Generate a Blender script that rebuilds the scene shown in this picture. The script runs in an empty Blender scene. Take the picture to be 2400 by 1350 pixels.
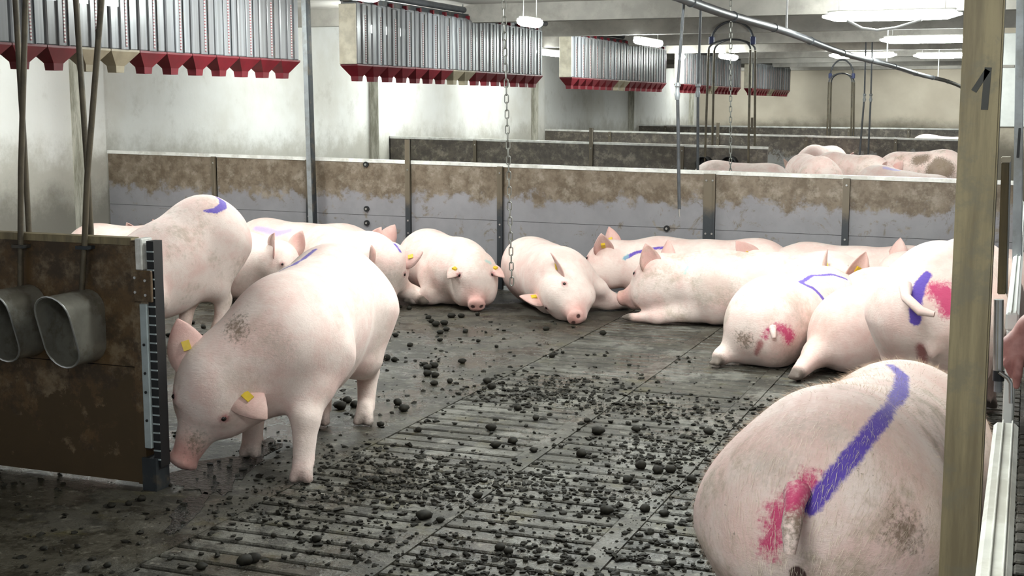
import bpy, bmesh, math, random
import numpy as np
from mathutils import Vector, Matrix
from mathutils.bvhtree import BVHTree
random.seed(7); rng = np.random.default_rng(7)
scn = bpy.context.scene
COL = scn.collection

# ------------------------------------------------------------------ camera
FPX, HC, CX, CY = 3100.0, 1.6, 1200.0, 675.0
VPX, YH = 2420.0, 247.0
_p = math.atan((CY-YH)/FPX); _t = math.atan((VPX-CX)/(FPX/math.cos(_p)))
FW = np.array([-math.sin(_t)*math.cos(_p), math.cos(_t)*math.cos(_p), -math.sin(_p)])
RT = np.array([math.cos(_t), math.sin(_t), 0.0]); UP = np.cross(RT, FW)
CAM = np.array([0, 0, HC])
cd = bpy.data.cameras.new('camera'); co = bpy.data.objects.new('camera', cd); COL.objects.link(co)
cd.sensor_width = 36; cd.lens = FPX*36/2400; cd.clip_start = .05; cd.clip_end = 200
m = Matrix.Identity(4)
for i in range(3):
    m[i][0], m[i][1], m[i][2], m[i][3] = RT[i], UP[i], -FW[i], CAM[i]
co.matrix_world = m
scn.camera = co
def ray(x, y): return FW + RT*(x-CX)/FPX + UP*(CY-y)/FPX
def onz(x, y, z=0.0): d = ray(x, y); return CAM + d*((z-HC)/d[2])
def ony(x, y, Y): d = ray(x, y); return CAM + d*(Y/d[1])
def onx(x, y, X): d = ray(x, y); return CAM + d*(X/d[0])

# ------------------------------------------------------------------ light
w = bpy.data.worlds.new('barn_air'); scn.world = w; w.use_nodes = True
w.node_tree.nodes['Background'].inputs[0].default_value = (.82, .86, .9, 1)
w.node_tree.nodes['Background'].inputs[1].default_value = .62
scn.view_settings.view_transform = 'Standard'; scn.view_settings.look = 'None'
scn.view_settings.exposure = 0.0; scn.view_settings.gamma = 1.0
scn.view_settings.use_curve_mapping = False
LAMP_W = 106.0

# ------------------------------------------------------------------ material helpers
def rgb(h):
    h = h.lstrip('#'); v = [int(h[i:i+2], 16)/255 for i in (0, 2, 4)]
    return tuple(c/12.92 if c <= .04045 else ((c+.055)/1.055)**2.4 for c in v)+(1,)
class NT:
    def __init__(s, name):
        s.m = bpy.data.materials.new(name); s.m.use_nodes = True
        s.t = s.m.node_tree; s.b = s.t.nodes['Principled BSDF']
        s.tc = s.t.nodes.new('ShaderNodeTexCoord'); s.geo = s.t.nodes.new('ShaderNodeNewGeometry')
    def n(s, k): return s.t.nodes.new(k)
    def lk(s, a, b): s.t.links.new(a, b)
    def val(s, v, i):
        if hasattr(v, 'node'): s.lk(v, i)
        else: i.default_value = v
    def pos(s, scale=(1, 1, 1), world=True):
        mp = s.n('ShaderNodeMapping'); mp.inputs['Scale'].default_value = scale
        s.lk(s.geo.outputs['Position'] if world else s.tc.outputs['Object'], mp.inputs['Vector'])
        return mp.outputs[0]
    def noise(s, scale, detail=4, rough=.6, vec=None, world=True, dist=0):
        k = s.n('ShaderNodeTexNoise'); k.inputs['Scale'].default_value = scale
        k.inputs['Detail'].default_value = detail; k.inputs['Roughness'].default_value = rough
        k.inputs['Distortion'].default_value = dist
        s.lk(vec if vec is not None else s.pos(world=world), k.inputs['Vector']); return k.outputs['Fac']
    def ramp(s, v, a, b, lo=0.0, hi=1.0):
        k = s.n('ShaderNodeMapRange'); k.interpolation_type = 'SMOOTHSTEP'
        s.val(v, k.inputs['Value'])
        if a <= b: A, B, L, Hh = a, b, lo, hi
        else: A, B, L, Hh = b, a, hi, lo
        k.inputs['From Min'].default_value = A; k.inputs['From Max'].default_value = B
        k.inputs['To Min'].default_value = L; k.inputs['To Max'].default_value = Hh
        return k.outputs[0]
    def math(s, op, a, b=0.0):
        k = s.n('ShaderNodeMath'); k.operation = op; s.val(a, k.inputs[0]); s.val(b, k.inputs[1]); return k.outputs[0]
    def mix(s, f, a, b):
        k = s.n('ShaderNodeMix'); k.data_type = 'RGBA'
        s.val(f, k.inputs[0]); s.val(a, k.inputs[6]); s.val(b, k.inputs[7]); return k.outputs[2]
    def attr(s, name):
        k = s.n('ShaderNodeAttribute'); k.attribute_name = name; return k.outputs['Fac']
    def z(s):
        k = s.n('ShaderNodeSeparateXYZ'); s.lk(s.geo.outputs['Position'], k.inputs[0]); return k.outputs
    def col(s, v): s.val(v, s.b.inputs['Base Color'])
    def rough(s, v): s.val(v, s.b.inputs['Roughness'])
    def bump(s, h, strength=.3, dist=.01):
        k = s.n('ShaderNodeBump'); k.inputs['Strength'].default_value = strength; k.inputs['Distance'].default_value = dist
        s.val(h, k.inputs['Height']); s.lk(k.outputs[0], s.b.inputs['Normal'])
def plain(name, c, rough=.5, metal=0.0, var=.12, scale=9, dirt=None, damt=.5):
    t = NT(name); c = rgb(c) if isinstance(c, str) else c
    dk = tuple(v*(1-var*2) for v in c[:3])+(1,)
    base = t.mix(t.ramp(t.noise(scale, 5), .35, .7), c, dk)
    if dirt: base = t.mix(t.math('MULTIPLY', t.ramp(t.noise(scale*.6, 6, .7), .48, .62), damt), base, rgb(dirt))
    t.col(base); t.rough(rough); t.b.inputs['Metallic'].default_value = metal
    return t.m
M = {}
M['white_rail'] = plain('white_rail', '#ecebe6', .3, dirt='#8d8674', damt=.35)
M['steel'] = plain('galvanised_steel', '#999da0', .42, .35, dirt='#6c675b', damt=.4)
M['dark_steel'] = plain('dark_steel', '#3c4044', .45, .5, dirt='#6e6250', damt=.45)
M['stainless'] = plain('stainless', '#a09d93', .32, .55, var=.15, dirt='#5b5140', damt=.5)
M['black'] = plain('black_rubber', '#17181a', .5)
M['bolt'] = plain('bolt_zinc', '#c9c9c6', .3, .8)
M['pipe'] = plain('grey_pipe', '#54565a', .45, .25, dirt='#3c3b38', damt=.5)
M['pipe_rust'] = plain('weathered_pipe', '#5f5646', .5, .35, dirt='#3c362d', damt=.6)
M['blue_joint'] = plain('blue_joint', '#3a4370', .5)
M['chain'] = plain('zinc_chain', '#9a9a94', .4, .7)
M['cream'] = plain('cream_panel', '#e0d8c4', .5, dirt='#a59a80', damt=.3)
M['red'] = plain('red_plastic', '#6b1420', .4, var=.12)
M['beige'] = plain('beige_plastic', '#9a8f78', .5)
M['lamp_body'] = plain('lamp_housing', '#b9b9b4', .5)
M['yellow'] = plain('yellow_tag', '#d8b62a', .45)
M['timber'] = None
def m_post():
    t = NT('partition_post'); z = t.z()[2]
    k = t.math('ADD', z, t.math('MULTIPLY', t.math('SUBTRACT', t.noise(6, 7, .7), .5), .3))
    t.col(t.mix(t.ramp(k, .66, .8), rgb('#33373b'), rgb('#695f50'))); t.rough(.45); return t.m
M['post'] = m_post()
M['beam'] = plain('beam_paint', '#b3aea6', .7, dirt='#8d8880', damt=.5, scale=3)
M['cable'] = plain('white_cable', '#d8d8d8', .5)
M['eye'] = plain('dark_eye', '#1c1210', .12)
M['lash'] = plain('bristle', '#e8d9c4', .6, var=.05)
def m_emit(name, c, s):
    t = NT(name); t.b.inputs['Base Color'].default_value = (0, 0, 0, 1)
    t.b.inputs['Emission Color'].default_value = c; t.b.inputs['Emission Strength'].default_value = s; return t.m
M['tube'] = m_emit('lit_tube', (.93, 1.0, .97, 1), LAMP_W)

def m_wall():
    t = NT('whitewashed_wall'); z = t.z()[2]
    base = t.mix(t.ramp(t.noise(.9, 5), .4, .68), rgb('#e2e1dd'), rgb('#d3d0c8'))
    base = t.mix(t.math('MULTIPLY', t.ramp(t.noise(2.6, 8, .72), .53, .7), .4), base, rgb('#b3aea2'))
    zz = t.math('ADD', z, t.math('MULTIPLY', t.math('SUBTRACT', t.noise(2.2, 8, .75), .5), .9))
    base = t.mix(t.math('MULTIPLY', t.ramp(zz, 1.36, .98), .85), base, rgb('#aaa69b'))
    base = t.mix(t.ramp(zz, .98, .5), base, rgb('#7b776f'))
    t.col(base); t.rough(.85); t.bump(t.noise(14, 6), .25, .01); return t.m
M['wall'] = m_wall()
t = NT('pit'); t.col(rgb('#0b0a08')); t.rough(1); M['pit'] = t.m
def m_backwall():
    t = NT('cream_back_wall'); z = t.z()[2]
    base = t.mix(t.ramp(t.noise(.6, 5), .35, .7), rgb('#cbc1b0'), rgb('#b8ad9c'))
    zz = t.math('ADD', z, t.math('MULTIPLY', t.math('SUBTRACT', t.noise(.8, 8, .75), .5), .8))
    base = t.mix(t.ramp(zz, 1.35, .9), base, rgb('#6a6357'))
    t.col(base); t.rough(.85); return t.m
M['back'] = m_backwall()
def m_stain(name, streak):
    t = NT(name); z = t.z()[2]
    b = t.mix(t.ramp(t.noise(6, 8, .75, vec=t.pos((3, 3, .35))), .35, .62), rgb('#c9c6ba'), rgb(streak))
    t.col(b); t.rough(.85); return t.m
M['stain'] = m_stain('streaked_pilaster', '#8d8a7c')
def m_ceil():
    t = NT('ceiling_boards')
    b = t.mix(t.ramp(t.noise(.8, 5, vec=t.pos((.4, 3, 1))), .35, .7), rgb('#b7b2ac'), rgb('#9b958e'))
    t.col(b); t.rough(.8); return t.m
M['ceil'] = m_ceil()
def m_panel(name, clean, d1, d2, split, amp, patch=.6, d3='#978d80'):
    t = NT(name); z = t.z()[2]
    base = t.mix(t.ramp(t.noise(5, 4), .3, .7), rgb(clean), tuple(c*.86 for c in rgb(clean)[:3])+(1,))
    dirt = t.mix(t.ramp(t.noise(9, 9, .75), .38, .6), rgb(d1), rgb(d2))
    dirt = t.mix(t.math('MULTIPLY', t.ramp(t.noise(7, 9, .75), .48, .66), .7), dirt, rgb(d3))
    k = t.math('ADD', z, t.math('MULTIPLY', t.math('SUBTRACT', t.noise(4.2, 9, .72), .5), amp))
    k2 = t.ramp(k, split-.02, split+.05)
    k3 = t.math('MULTIPLY', t.ramp(t.noise(5.5, 9, .78, dist=.6), .56, .63), patch)
    t.col(t.mix(t.math('MAXIMUM', k2, k3), base, dirt)); t.rough(.55); t.bump(t.noise(30, 6), .15, .004); return t.m
M['p1'] = m_panel('grey_board_dung_stained', '#88868a', '#5d5040', '#76695a', .78, .62, .75)
M['p2'] = m_panel('grey_board_smeared', '#8b8a88', '#625a50', '#4d4742', .72, .9, .8)
M['p0'] = m_panel('brown_board_caked', '#46361f', '#5b452a', '#3c2e1e', .35, 2.2, .7, '#83725a')
def m_timber():
    t = NT('weathered_post'); v = t.pos((14, 14, 1.2))
    b = t.mix(t.ramp(t.noise(1.6, 6, .65, vec=v), .35, .68), rgb('#8d8061'), rgb('#6d6149'))
    b = t.mix(t.math('MULTIPLY', t.ramp(t.noise(11, 7, .7), .5, .64), .55), b, rgb('#6b6555'))
    z = t.z()[2]
    t.col(b); t.rough(.65); t.bump(t.noise(2.2, 6, vec=v), .25, .004); return t.m
M['timber'] = m_timber()
def m_floor(name, light):
    t = NT(name)
    b = t.mix(t.ramp(t.noise(1.1, 6, .65), .36, .64), rgb('#4a463d'), rgb('#343128'))
    if light: b = t.mix(t.ramp(t.noise(2.3, 7, .7), .46, .62), b, rgb('#65635c'))
    b = t.mix(t.math('MULTIPLY', t.ramp(t.noise(6, 8, .75), .47, .58), .85), b, rgb('#25221b'))
    b = t.mix(t.math('MULTIPLY', t.ramp(t.noise(17, 6, .7), .56, .68), .45), b, rgb('#8b867a'))
    b = t.mix(t.math('MULTIPLY', t.ramp(t.noise(3.7, 6, .7), .56, .66), .45), b, rgb('#4c4524'))
    t.col(b)
    wet = t.ramp(t.noise(1.7, 6, .7), .42, .60)
    t.rough(t.ramp(wet, 0, 1, .62, .2))
    h = t.math('ADD', t.noise(24, 6, .7), t.math('MULTIPLY', t.noise(90, 4, .6), .4))
    t.bump(h, .55, .02); return t.m
M['floor'] = m_floor('wet_concrete', False)
M['slat'] = m_floor('slat_concrete', True)
M['dung'] = plain('dung', '#211e16', .75, var=.3, scale=60); M['dung'].node_tree.nodes['Principled BSDF'].inputs['Specular IOR Level'].default_value = .25

def m_clear():
    t = NT('clear_hopper_plastic'); oi = t.n('ShaderNodeObjectInfo')
    v = t.pos((2.5, 26, .5)); nz = t.ramp(t.noise(1.0, 2, vec=v), .38, .62)
    c = t.mix(nz, rgb('#9c9fa4'), rgb('#7d7e82'))
    c = t.mix(t.math('MULTIPLY', oi.outputs['Random'], .7), c, rgb('#5e5a58'))
    t.col(c); t.rough(.3); t.b.inputs['Transmission Weight'].default_value = .0
    t.b.inputs['Alpha'].default_value = .86; return t.m
M['clear'] = m_clear()
def m_scale():
    t = NT('measuring_strip'); k = t.n('ShaderNodeTexWave'); k.bands_direction = 'Z'; k.inputs['Scale'].default_value = 14
    t.lk(t.pos(), k.inputs['Vector'])
    t.col(t.mix(t.ramp(k.outputs['Fac'], .55, .6), rgb('#c9bfbc'), rgb('#8e4a52'))); t.rough(.4); return t.m
M['scale'] = m_scale()
t = NT('hand_skin'); t.col(t.mix(t.ramp(t.noise(14, 4), .35, .7), rgb('#b9837c'), rgb('#8a5450'))); t.rough(.55); M['hand'] = t.m
def m_pig():
    t = NT('pig_skin')
    nz = t.noise(5, 6, .65, world=False); nf = t.noise(38, 5, .7, world=False)
    b = t.mix(t.ramp(nz, .38, .66), rgb('#eedbd3'), rgb('#e6c5bd'))
    pk = t.math('ADD', t.attr('pink'), t.math('MULTIPLY', t.math('SUBTRACT', t.noise(7, 5, .7, world=False), .5), .5))
    b = t.mix(t.ramp(pk, .1, 1.0), b, rgb('#c4837a'))
    hv = t.pos((9, 70, 70), world=False)
    dl = t.attr('dl')
    gd = t.math('MULTIPLY', t.ramp(t.math('ADD', t.noise(3.2, 7, .72, world=False), t.math('MULTIPLY', nf, .25)), .60, .78), dl)
    b = t.mix(t.math('MULTIPLY', gd, .75), b, rgb('#a5937c'))
    sp = t.math('MULTIPLY', t.ramp(t.noise(30, 3, .8, world=False), .68, .74), t.math('MINIMUM', t.math('MULTIPLY', dl, .8), .7))
    b = t.mix(sp, b, rgb('#77695c'))
    b = t.mix(t.math('MULTIPLY', t.ramp(t.noise(2.6, 6, .8, vec=t.pos((16, 60, 60), world=False)), .5, .72), .30), b, rgb('#c9a698'))
    jit = t.math('MULTIPLY', t.math('SUBTRACT', t.noise(70, 3, .7, world=False), .5), .03)
    def mark(at, soft, c, amt, jm=1.0):
        return lambda base: t.mix(t.math('MULTIPLY', t.ramp(t.math('ADD', t.attr(at), t.math('MULTIPLY', jit, jm)), soft, -soft*.6), amt), base, rgb(c))
    b = mark('dirt', .05, '#6f5c46', .85, 7.0)(b)
    b = mark('grey', .07, '#a2998c', .42, 6.0)(b)
    b = mark('mag', .03, '#c21a63', .92, 3.2)(b)
    b = mark('sore', .02, '#9c4a4c', .85, 1.0)(b)
    b = mark('pur', .008, '#4c30a8', .95, .7)(b)
    b = mark('fade', .02, '#9a90e0', .6, 1.0)(b)
    b = mark('teal', .012, '#8fc9c2', .6, 1.0)(b)
    b = mark('hole', .004, '#3a1614', .95, .1)(b)
    b = t.mix(t.math('MULTIPLY', t.ramp(t.math('ADD', t.attr('hoof'), jit), .035, -.02), .92), b, rgb('#4d443a'))
    t.col(b); t.rough(t.ramp(nf, .3, .7, .58, .78))
    t.b.inputs['Subsurface Weight'].default_value = .0
    t.b.inputs['Sheen Weight'].default_value = .12
    h = t.math('ADD', t.noise(2.2, 6, .75, vec=t.pos((12, 60, 60), world=False)), t.math('MULTIPLY', t.noise(16, 5, .6, world=False), 1.2))
    t.bump(h, .38, .009); return t.m
M['pig'] = m_pig()

# ------------------------------------------------------------------ object helpers
def link(name, data, parent=None, mat=None):
    o = bpy.data.objects.new(name, data); COL.objects.link(o)
    if parent: o.parent = parent
    if mat and data is not None and not data.materials: data.materials.append(mat)
    return o
def tag(o, label=None, cat=None, group=None, kind=None):
    if label: o['label'] = label
    if cat: o['category'] = cat
    if group: o['group'] = group
    if kind: o['kind'] = kind
    return o
def empty(name, loc, label, cat, group=None):
    o = bpy.data.objects.new(name, None); COL.objects.link(o); o.location = loc; o.empty_display_size = .1
    return tag(o, label, cat, group)
class MB:
    def __init__(s): s.v = []; s.f = []; s.sm = False
    def add(s, vs, fs):
        k = len(s.v); s.v += [tuple(map(float, v)) for v in vs]; s.f += [tuple(i+k for i in f) for f in fs]; return s
    def box(s, a, b, bev=0.0):
        x0, y0, z0 = a; x1, y1, z1 = b
        if bev <= 0:
            vs = [(x, y, z) for z in (z0, z1) for x, y in ((x0, y0), (x1, y0), (x1, y1), (x0, y1))]
            return s.add(vs, [(3, 2, 1, 0), (4, 5, 6, 7), (0, 1, 5, 4), (1, 2, 6, 5), (2, 3, 7, 6), (3, 0, 4, 7)])
        bm = bmesh.new(); bmesh.ops.create_cube(bm, size=1)
        for v in bm.verts: v.co = Vector(((x0+x1)/2+v.co.x*(x1-x0), (y0+y1)/2+v.co.y*(y1-y0), (z0+z1)/2+v.co.z*(z1-z0)))
        bmesh.ops.bevel(bm, geom=bm.edges[:], offset=bev, segments=1, affect='EDGES')
        bm.verts.index_update(); s.add([v.co for v in bm.verts], [[v.index for v in f.verts] for f in bm.faces]); bm.free(); return s
    def tube(s, pts, r, n=10, cap=True):
        pts = [np.array(p, float) for p in pts]; rs = r if hasattr(r, '__len__') else [r]*len(pts)
        rings = []; prev = None
        for i, p in enumerate(pts):
            d = pts[min(i+1, len(pts)-1)]-pts[max(i-1, 0)]; d /= np.linalg.norm(d)+1e-9
            if prev is None:
                a = np.array([0, 0, 1.]) if abs(d[2]) < .9 else np.array([1., 0, 0])
                u = np.cross(a, d)
            else: u = prev-d*(prev@d)
            u /= np.linalg.norm(u); prev = u; v = np.cross(d, u)
            rings.append([p+rs[i]*(math.cos(2*math.pi*k/n)*u+math.sin(2*math.pi*k/n)*v) for k in range(n)])
        vs = [q for g in rings for q in g]; fs = []
        for i in range(len(pts)-1):
            for k in range(n): fs.append((i*n+k, i*n+(k+1) % n, (i+1)*n+(k+1) % n, (i+1)*n+k))
        if cap: fs += [tuple(range(n))[::-1], tuple(range((len(pts)-1)*n, len(pts)*n))]
        s.sm = True; return s.add(vs, fs)
    def mesh(s, name):
        me = bpy.data.meshes.new(name); me.from_pydata(s.v, [], s.f); me.update()
        if s.sm:
            me.polygons.foreach_set('use_smooth', [True]*len(me.polygons))
            try: me.set_sharp_from_angle(angle=.7)
            except Exception: pass
        return me
    def build(s, name, mat, parent=None): return link(name, s.mesh(name), parent, mat)
def box(name, a, b, mat, parent=None, bev=0.0): return MB().box(a, b, bev).build(name, mat, parent)
def struct(o): o['kind'] = 'structure'; return o

XW, XR = -8.58, .02                                 # side wall, gate line
PY = [4.506, 10.72, 16.90, 23.33, 29.66]            # the pen partitions
YB, ZC = 35.9, 2.72

# ------------------------------------------------------------------ the shell
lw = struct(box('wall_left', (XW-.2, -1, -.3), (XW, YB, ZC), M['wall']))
bw = struct(box('wall_back', (XW, YB, -.3), (7, YB+.2, ZC+.2), M['back']))
ce = struct(box('ceiling', (XW-.2, -1, ZC), (7, YB+.2, ZC+.12), M['ceil']))
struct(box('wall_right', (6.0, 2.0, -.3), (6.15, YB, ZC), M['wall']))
for y in [1.4+6.25*i for i in range(0, 6)]:
    for dy in (0, 3.1):
        yy = y+dy
        if yy > 12.0: box('beam', (XW, yy, ZC-.2), (6, yy+.16, ZC), M['beam'], ce)
for i in range(6):
    yy = 17.2+3.1*i
    for dx in range(7):
        box('ceiling_panel', (XW+.05+2*dx, yy+.5, ZC-.035), (XW+1.98+2*dx, yy+1.9, ZC), M['ceil'], ce)
# pilasters on the side wall, stained on the near face
for y in [4.6]+[v for v in PY[1:]]+[35.4]:
    o = box('pilaster', (XW, y-.34, -.2), (XW+.14, y-.02, ZC), M['wall'], lw)
    MB().box((XW, y-.347, 0), (XW+.135, y-.34, ZC)).build('stained_face', M['stain'], o)
# floors
fl = struct(box('floor', (XW, -.5, -.25), (-2.85, YB, 0), M['floor']))
box('rear_floor', (-2.85, 10.9, -.25), (XR, YB, 0), M['floor'], fl)
box('near_floor', (-2.85, -.5, -.25), (XR, 2.9, 0), M['floor'], fl)
box('pit', (-2.85, 2.9, -.6), (XR, 10.9, -.3), M['pit'], fl)
bands = [-2.85, -2.08, -1.37, -.67, XR]
for x in bands[1:-1]: box('slat_border', (x-.05, 2.9, -.2), (x+.05, 10.9, 0), M['slat'], fl)
pitch = .114; ny = int((10.9-2.9)/pitch)
for bi in range(4):
    x0 = bands[bi]+(.05 if bi else 0); x1 = bands[bi+1]-(.05 if bi < 3 else 0)
    me = MB().box((x0, 0, -.12), (x1, pitch-.021, 0), .006).mesh('slat')
    me.materials.append(M['slat'])
    for k in range(ny):
        o = link('slat', me, fl); o.location = (0, 2.9+k*pitch+rng.normal()*.001, -abs(rng.normal())*.002)
af = struct(box('floor_aisle', (XR, 6.8, -.25), (6.0, YB, 0), M['floor']))
box('aisle_pit', (XR, -.5, -.6), (6.0, 6.8, -.3), M['pit'], af)
me = MB().box((XR, 0, -.12), (1.6, .1, 0), .006).mesh('slat'); me.materials.append(M['slat'])
for k in range(34):
    o = link('slat', me, af); o.location = (0, 2.6+k*.125, 0)
box('side_slab', (1.6, -.5, -.25), (6.0, 6.8, 0), M['floor'], af)

# ------------------------------------------------------------------ pen partitions
def lerp(a, b, t): return a+(b-a)*t
def partition(name, label, Y, X0, X1, hL, hR, posts, mat, jf=.56, rails='white_rail', tall=(), dbl=(), bolts=(), gap=.03):
    """boards between upright posts, a rail along the top"""
    root = empty(name, ((X0+X1)/2, Y, 0), label, 'partition', 'pen partitions')
    ox, oy = (X0+X1)/2, Y
    h = lambda x: lerp(hL, hR, (x-X0)/(X1-X0))
    xs = [X0]+list(posts)+[X1]
    for a, b in zip(xs[:-1], xs[1:]):
        for lo, hi in ((None, jf), (jf, 1.0)):
            def zz(x, q): return gap if q is None else h(x)*q-.012+(.0025 if q == lo else 0)-(.014 if q == 1.0 else 0)
            g = .004
            a2, b2 = a+g, b-g
            vs = [(a2-ox, -.02, zz(a2, lo)), (b2-ox, -.02, zz(b2, lo)), (b2-ox, .02, zz(b2, lo)), (a2-ox, .02, zz(a2, lo)),
                  (a2-ox, -.02, zz(a2, hi)-.001), (b2-ox, -.02, zz(b2, hi)-.001), (b2-ox, .02, zz(b2, hi)-.001), (a2-ox, .02, zz(a2, hi)-.001)]
            MB().add(vs, [(3, 2, 1, 0), (4, 5, 6, 7), (0, 1, 5, 4), (1, 2, 6, 5), (2, 3, 7, 6), (3, 0, 4, 7)]).build('board', mat, root)
        MB().box((a+.006-ox, -.013, h((a+b)/2)*jf-.06), (b-.006-ox, .013, h((a+b)/2)*jf+.04)).build('seam_strip', M['pit'], root)
        vs = []
        for z0, z1 in ((-.026, .004),):
            q = [(a-ox, -.027), (b-ox, -.027), (b-ox, .027), (a-ox, .027)]
            vs = [(x, y, h(x+ox)+z0) for x, y in q]+[(x, y, h(x+ox)+z1) for x, y in q]
        MB().add(vs, [(3, 2, 1, 0), (4, 5, 6, 7), (0, 1, 5, 4), (1, 2, 6, 5), (2, 3, 7, 6), (3, 0, 4, 7)]).build('top_rail', M[rails], root)
    for x in posts:
        wd = .055 if x not in dbl else .1
        top = h(x)+.19 if x in tall else h(x)-.02
        p = MB().box((x-wd/2-ox, -.035, 0), (x+wd/2-ox, -.0205, top)).box((x+wd/2-.012-ox, -.06, 0), (x+wd/2-ox, -.0205, top))
        po = p.build('post', M['post'], root)
        for q in (.42, .52, .93):
            for dx in ((-.026, .026) if x in dbl else (0,)):
                MB().tube([(x+dx-ox, -.036, h(x)*q), (x+dx-ox, -.043, h(x)*q)], .008, 8).build('bolt', M['bolt'], po)
    for x, q in bolts:
        b = MB().tube([(x-ox, -.02, h(x)*q), (x-ox, -.036, h(x)*q)], .026, 14).build('washer', M['black'], root)
        MB().tube([(x-ox, -.036, h(x)*q), (x-ox, -.044, h(x)*q)], .01, 8).build('bolt', M['bolt'], b)
    return root
def PXx(px, py, Y): return float(ony(px, py, Y)[0])
pp = [PXx(x, 450, PY[1]) for x in (507, 727, 960, 1175, 1665, 1985)]
P1 = partition('pen_partition', 'long dung-stained grey board partition right behind the lying sows', PY[1], XW+.15, XR-.1, 1.16, 1.03, pp, M['p1'],
   tall=(pp[2],), dbl=(pp[4],), bolts=[(PXx(862, 450, PY[1]), .60), (PXx(862, 450, PY[1]), .485), (PXx(1566, 450, PY[1]), .545), (PXx(1566, 450, PY[1]), .42), (PXx(862, 450, PY[1]), .96)])
pp2 = [PXx(x, 340, PY[2]) for x in (700, 1115, 1387, 1600)]
partition('pen_partition', 'second grey partition from the front, ending short behind the overhead pipe', PY[2], XW+.15, -3.1, 1.165, 1.075, pp2, M['p2'], tall=(pp2[2],))
pp3 = [PXx(x, 320, PY[3]) for x in (1430, 1683, 1890, 2100)]
partition('pen_partition', 'third grey partition, right behind the group of sows standing beyond the first', PY[3], XW+.15, XR, 1.16, 1.02, pp3, M['p2'], tall=(pp3[1],))
pp4 = [PXx(x, 300, PY[4]) for x in (1560, 1763, 1990, 2130)]
partition('pen_partition', 'farthest low grey partition below the back wall', PY[4], XW+.15, XR, 1.16, 1.1, pp4, M['p2'], tall=(pp4[1],))
# near partition with the drinking bowls
P0 = partition('pen_partition', 'brown caked partition in the left foreground carrying steel drinking bowls', PY[0], -7.2, -3.43, 1.065, 1.055, [-5.6], M['p0'], jf=.5, gap=.02, rails='timber')
ex = -3.43-(-7.2-3.43)/2
def e0(x, y, z): return (x-(-7.2-3.43)/2, y, z)
def bx0(name, a, b, mat, parent=P0, bev=0): return MB().box(e0(*a), e0(*b), bev).build(name, mat, parent)
ep = bx0('end_post', (-3.43, -.035, .02), (-3.388, .03, 1.05), M['p0'])
M['galv'] = plain('galvanised_channel', '#aab4b6', .4, .15, dirt='#7d8078', damt=.3)
ch = bx0('steel_channel', (-3.388, -.045, .18), (-3.352, -.028, .79), M['galv'], bev=.003)
for zz in (.62, .5, .42, .3): MB().tube([e0(-3.37, -.045, zz), e0(-3.37, -.049, zz)], .006, 8).build('hole', M['black'], ch)
bx0('steel_cap', (-3.40, -.045, .93), (-3.365, .03, 1.06), M['white_rail'], bev=.004)
br = bx0('brown_bracket', (-3.405, -.055, .8), (-3.318, -.04, .93), M['p0'], bev=.003)
for dx, dz in ((-.07, .1), (-.07, .04), (-.02, .09), (-.02, .03)): MB().tube([e0(-3.325+dx, -.055, .8+dz), e0(-3.325+dx, -.06, .8+dz)], .006, 8).build('rivet', M['bolt'], br)
st = bx0('slotted_strip', (-3.352, -.03, .1), (-3.318, .03, 1.05), M['black'])
for k in range(24): bx0('strip_bar', (-3.351, -.034, .13+k*.038), (-3.318, -.03, .136+k*.038), M['galv'], st)
bx0('post_foot', (-3.40, -.05, 0), (-3.33, .04, .14), M['dark_steel'])

# drinking bowls: flat-sided steel tubes standing off the boards, opening towards the viewer
def stadium(cx, cz, hw, hh, n=10):
    r = hw; pts = []
    for k in range(n+1): a = math.pi*k/n; pts.append((cx+r*math.cos(a), cz+(hh-r)+r*math.sin(a)))
    for k in range(n+1): a = math.pi+math.pi*k/n; pts.append((cx+r*math.cos(a), cz-(hh-r)+r*math.sin(a)))
    return pts
def bowl(X, Y, Z, s, label, depth=.2, hw=.085, hh=.155):
    root = empty('drinking_bowl', (X, Y, Z), label, 'drinking bowl', 'steel drinking bowls')
    o = stadium(0, 0, hw*s, hh*s); i = stadium(0, 0, hw*s-.006, hh*s-.006); n = len(o)
    D = -depth*s
    vs = [(x, -.001, z) for x, z in o]+[(x*1.0, D-.05*s*(z/(hh*s)), z) for x, z in o]+[(x, D-.05*s*(z/(hh*s)), z) for x, z in i]+[(x*.97, -.012, z*.97) for x, z in i]
    fs = []
    for a in range(3):
        for k in range(n): fs.append((a*n+k, a*n+(k+1) % n, (a+1)*n+(k+1) % n, (a+1)*n+k))
    fs.append(tuple(range(3*n, 4*n)))
    mb = MB().add(vs, fs); mb.sm = True; mb.build('bowl_shell', M['stainless'], root)
    rim = [(x, D-.05*s*(z/(hh*s)), z) for x, z in o]
    MB().tube(rim+[rim[0]], .004*s, 6, False).build('rim', M['bolt'], root)
    return root
b1 = ony(142, 778, PY[0]-.2); b2 = ony(3, 765, PY[0]-.2)
bowl(float(b1[0])-.0, PY[0]-.021, float(b1[2]), 1.0, 'oval steel drinking bowl on the brown partition, nearer its open end')
bowl(float(b2[0])-.0, PY[0]-.021, float(b2[2]), 1.0, 'oval steel drinking bowl on the brown partition, cut by the left picture edge')
def pt(px, py, Y): return tuple(float(v) for v in ony(px, py, Y))
def pipe_thing(name, pts, r, mat, label, cat, group=None, clamps=(), cm=None):
    b = pts[0]; root = empty(name, b, label, cat, group)
    loc = [tuple(np.array(p)-np.array(b)) for p in pts]
    MB().tube(loc, r, 12).build('tube', mat, root)
    for c in clamps:
        c = np.array(c)-np.array(b); MB().box(tuple(c+[-r-.018, -r-.006, -.007]), tuple(c+[r+.018, r+.03, .007])).build('clamp', cm or M['dark_steel'], root)
    return root
y0 = PY[0]-.05
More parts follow.
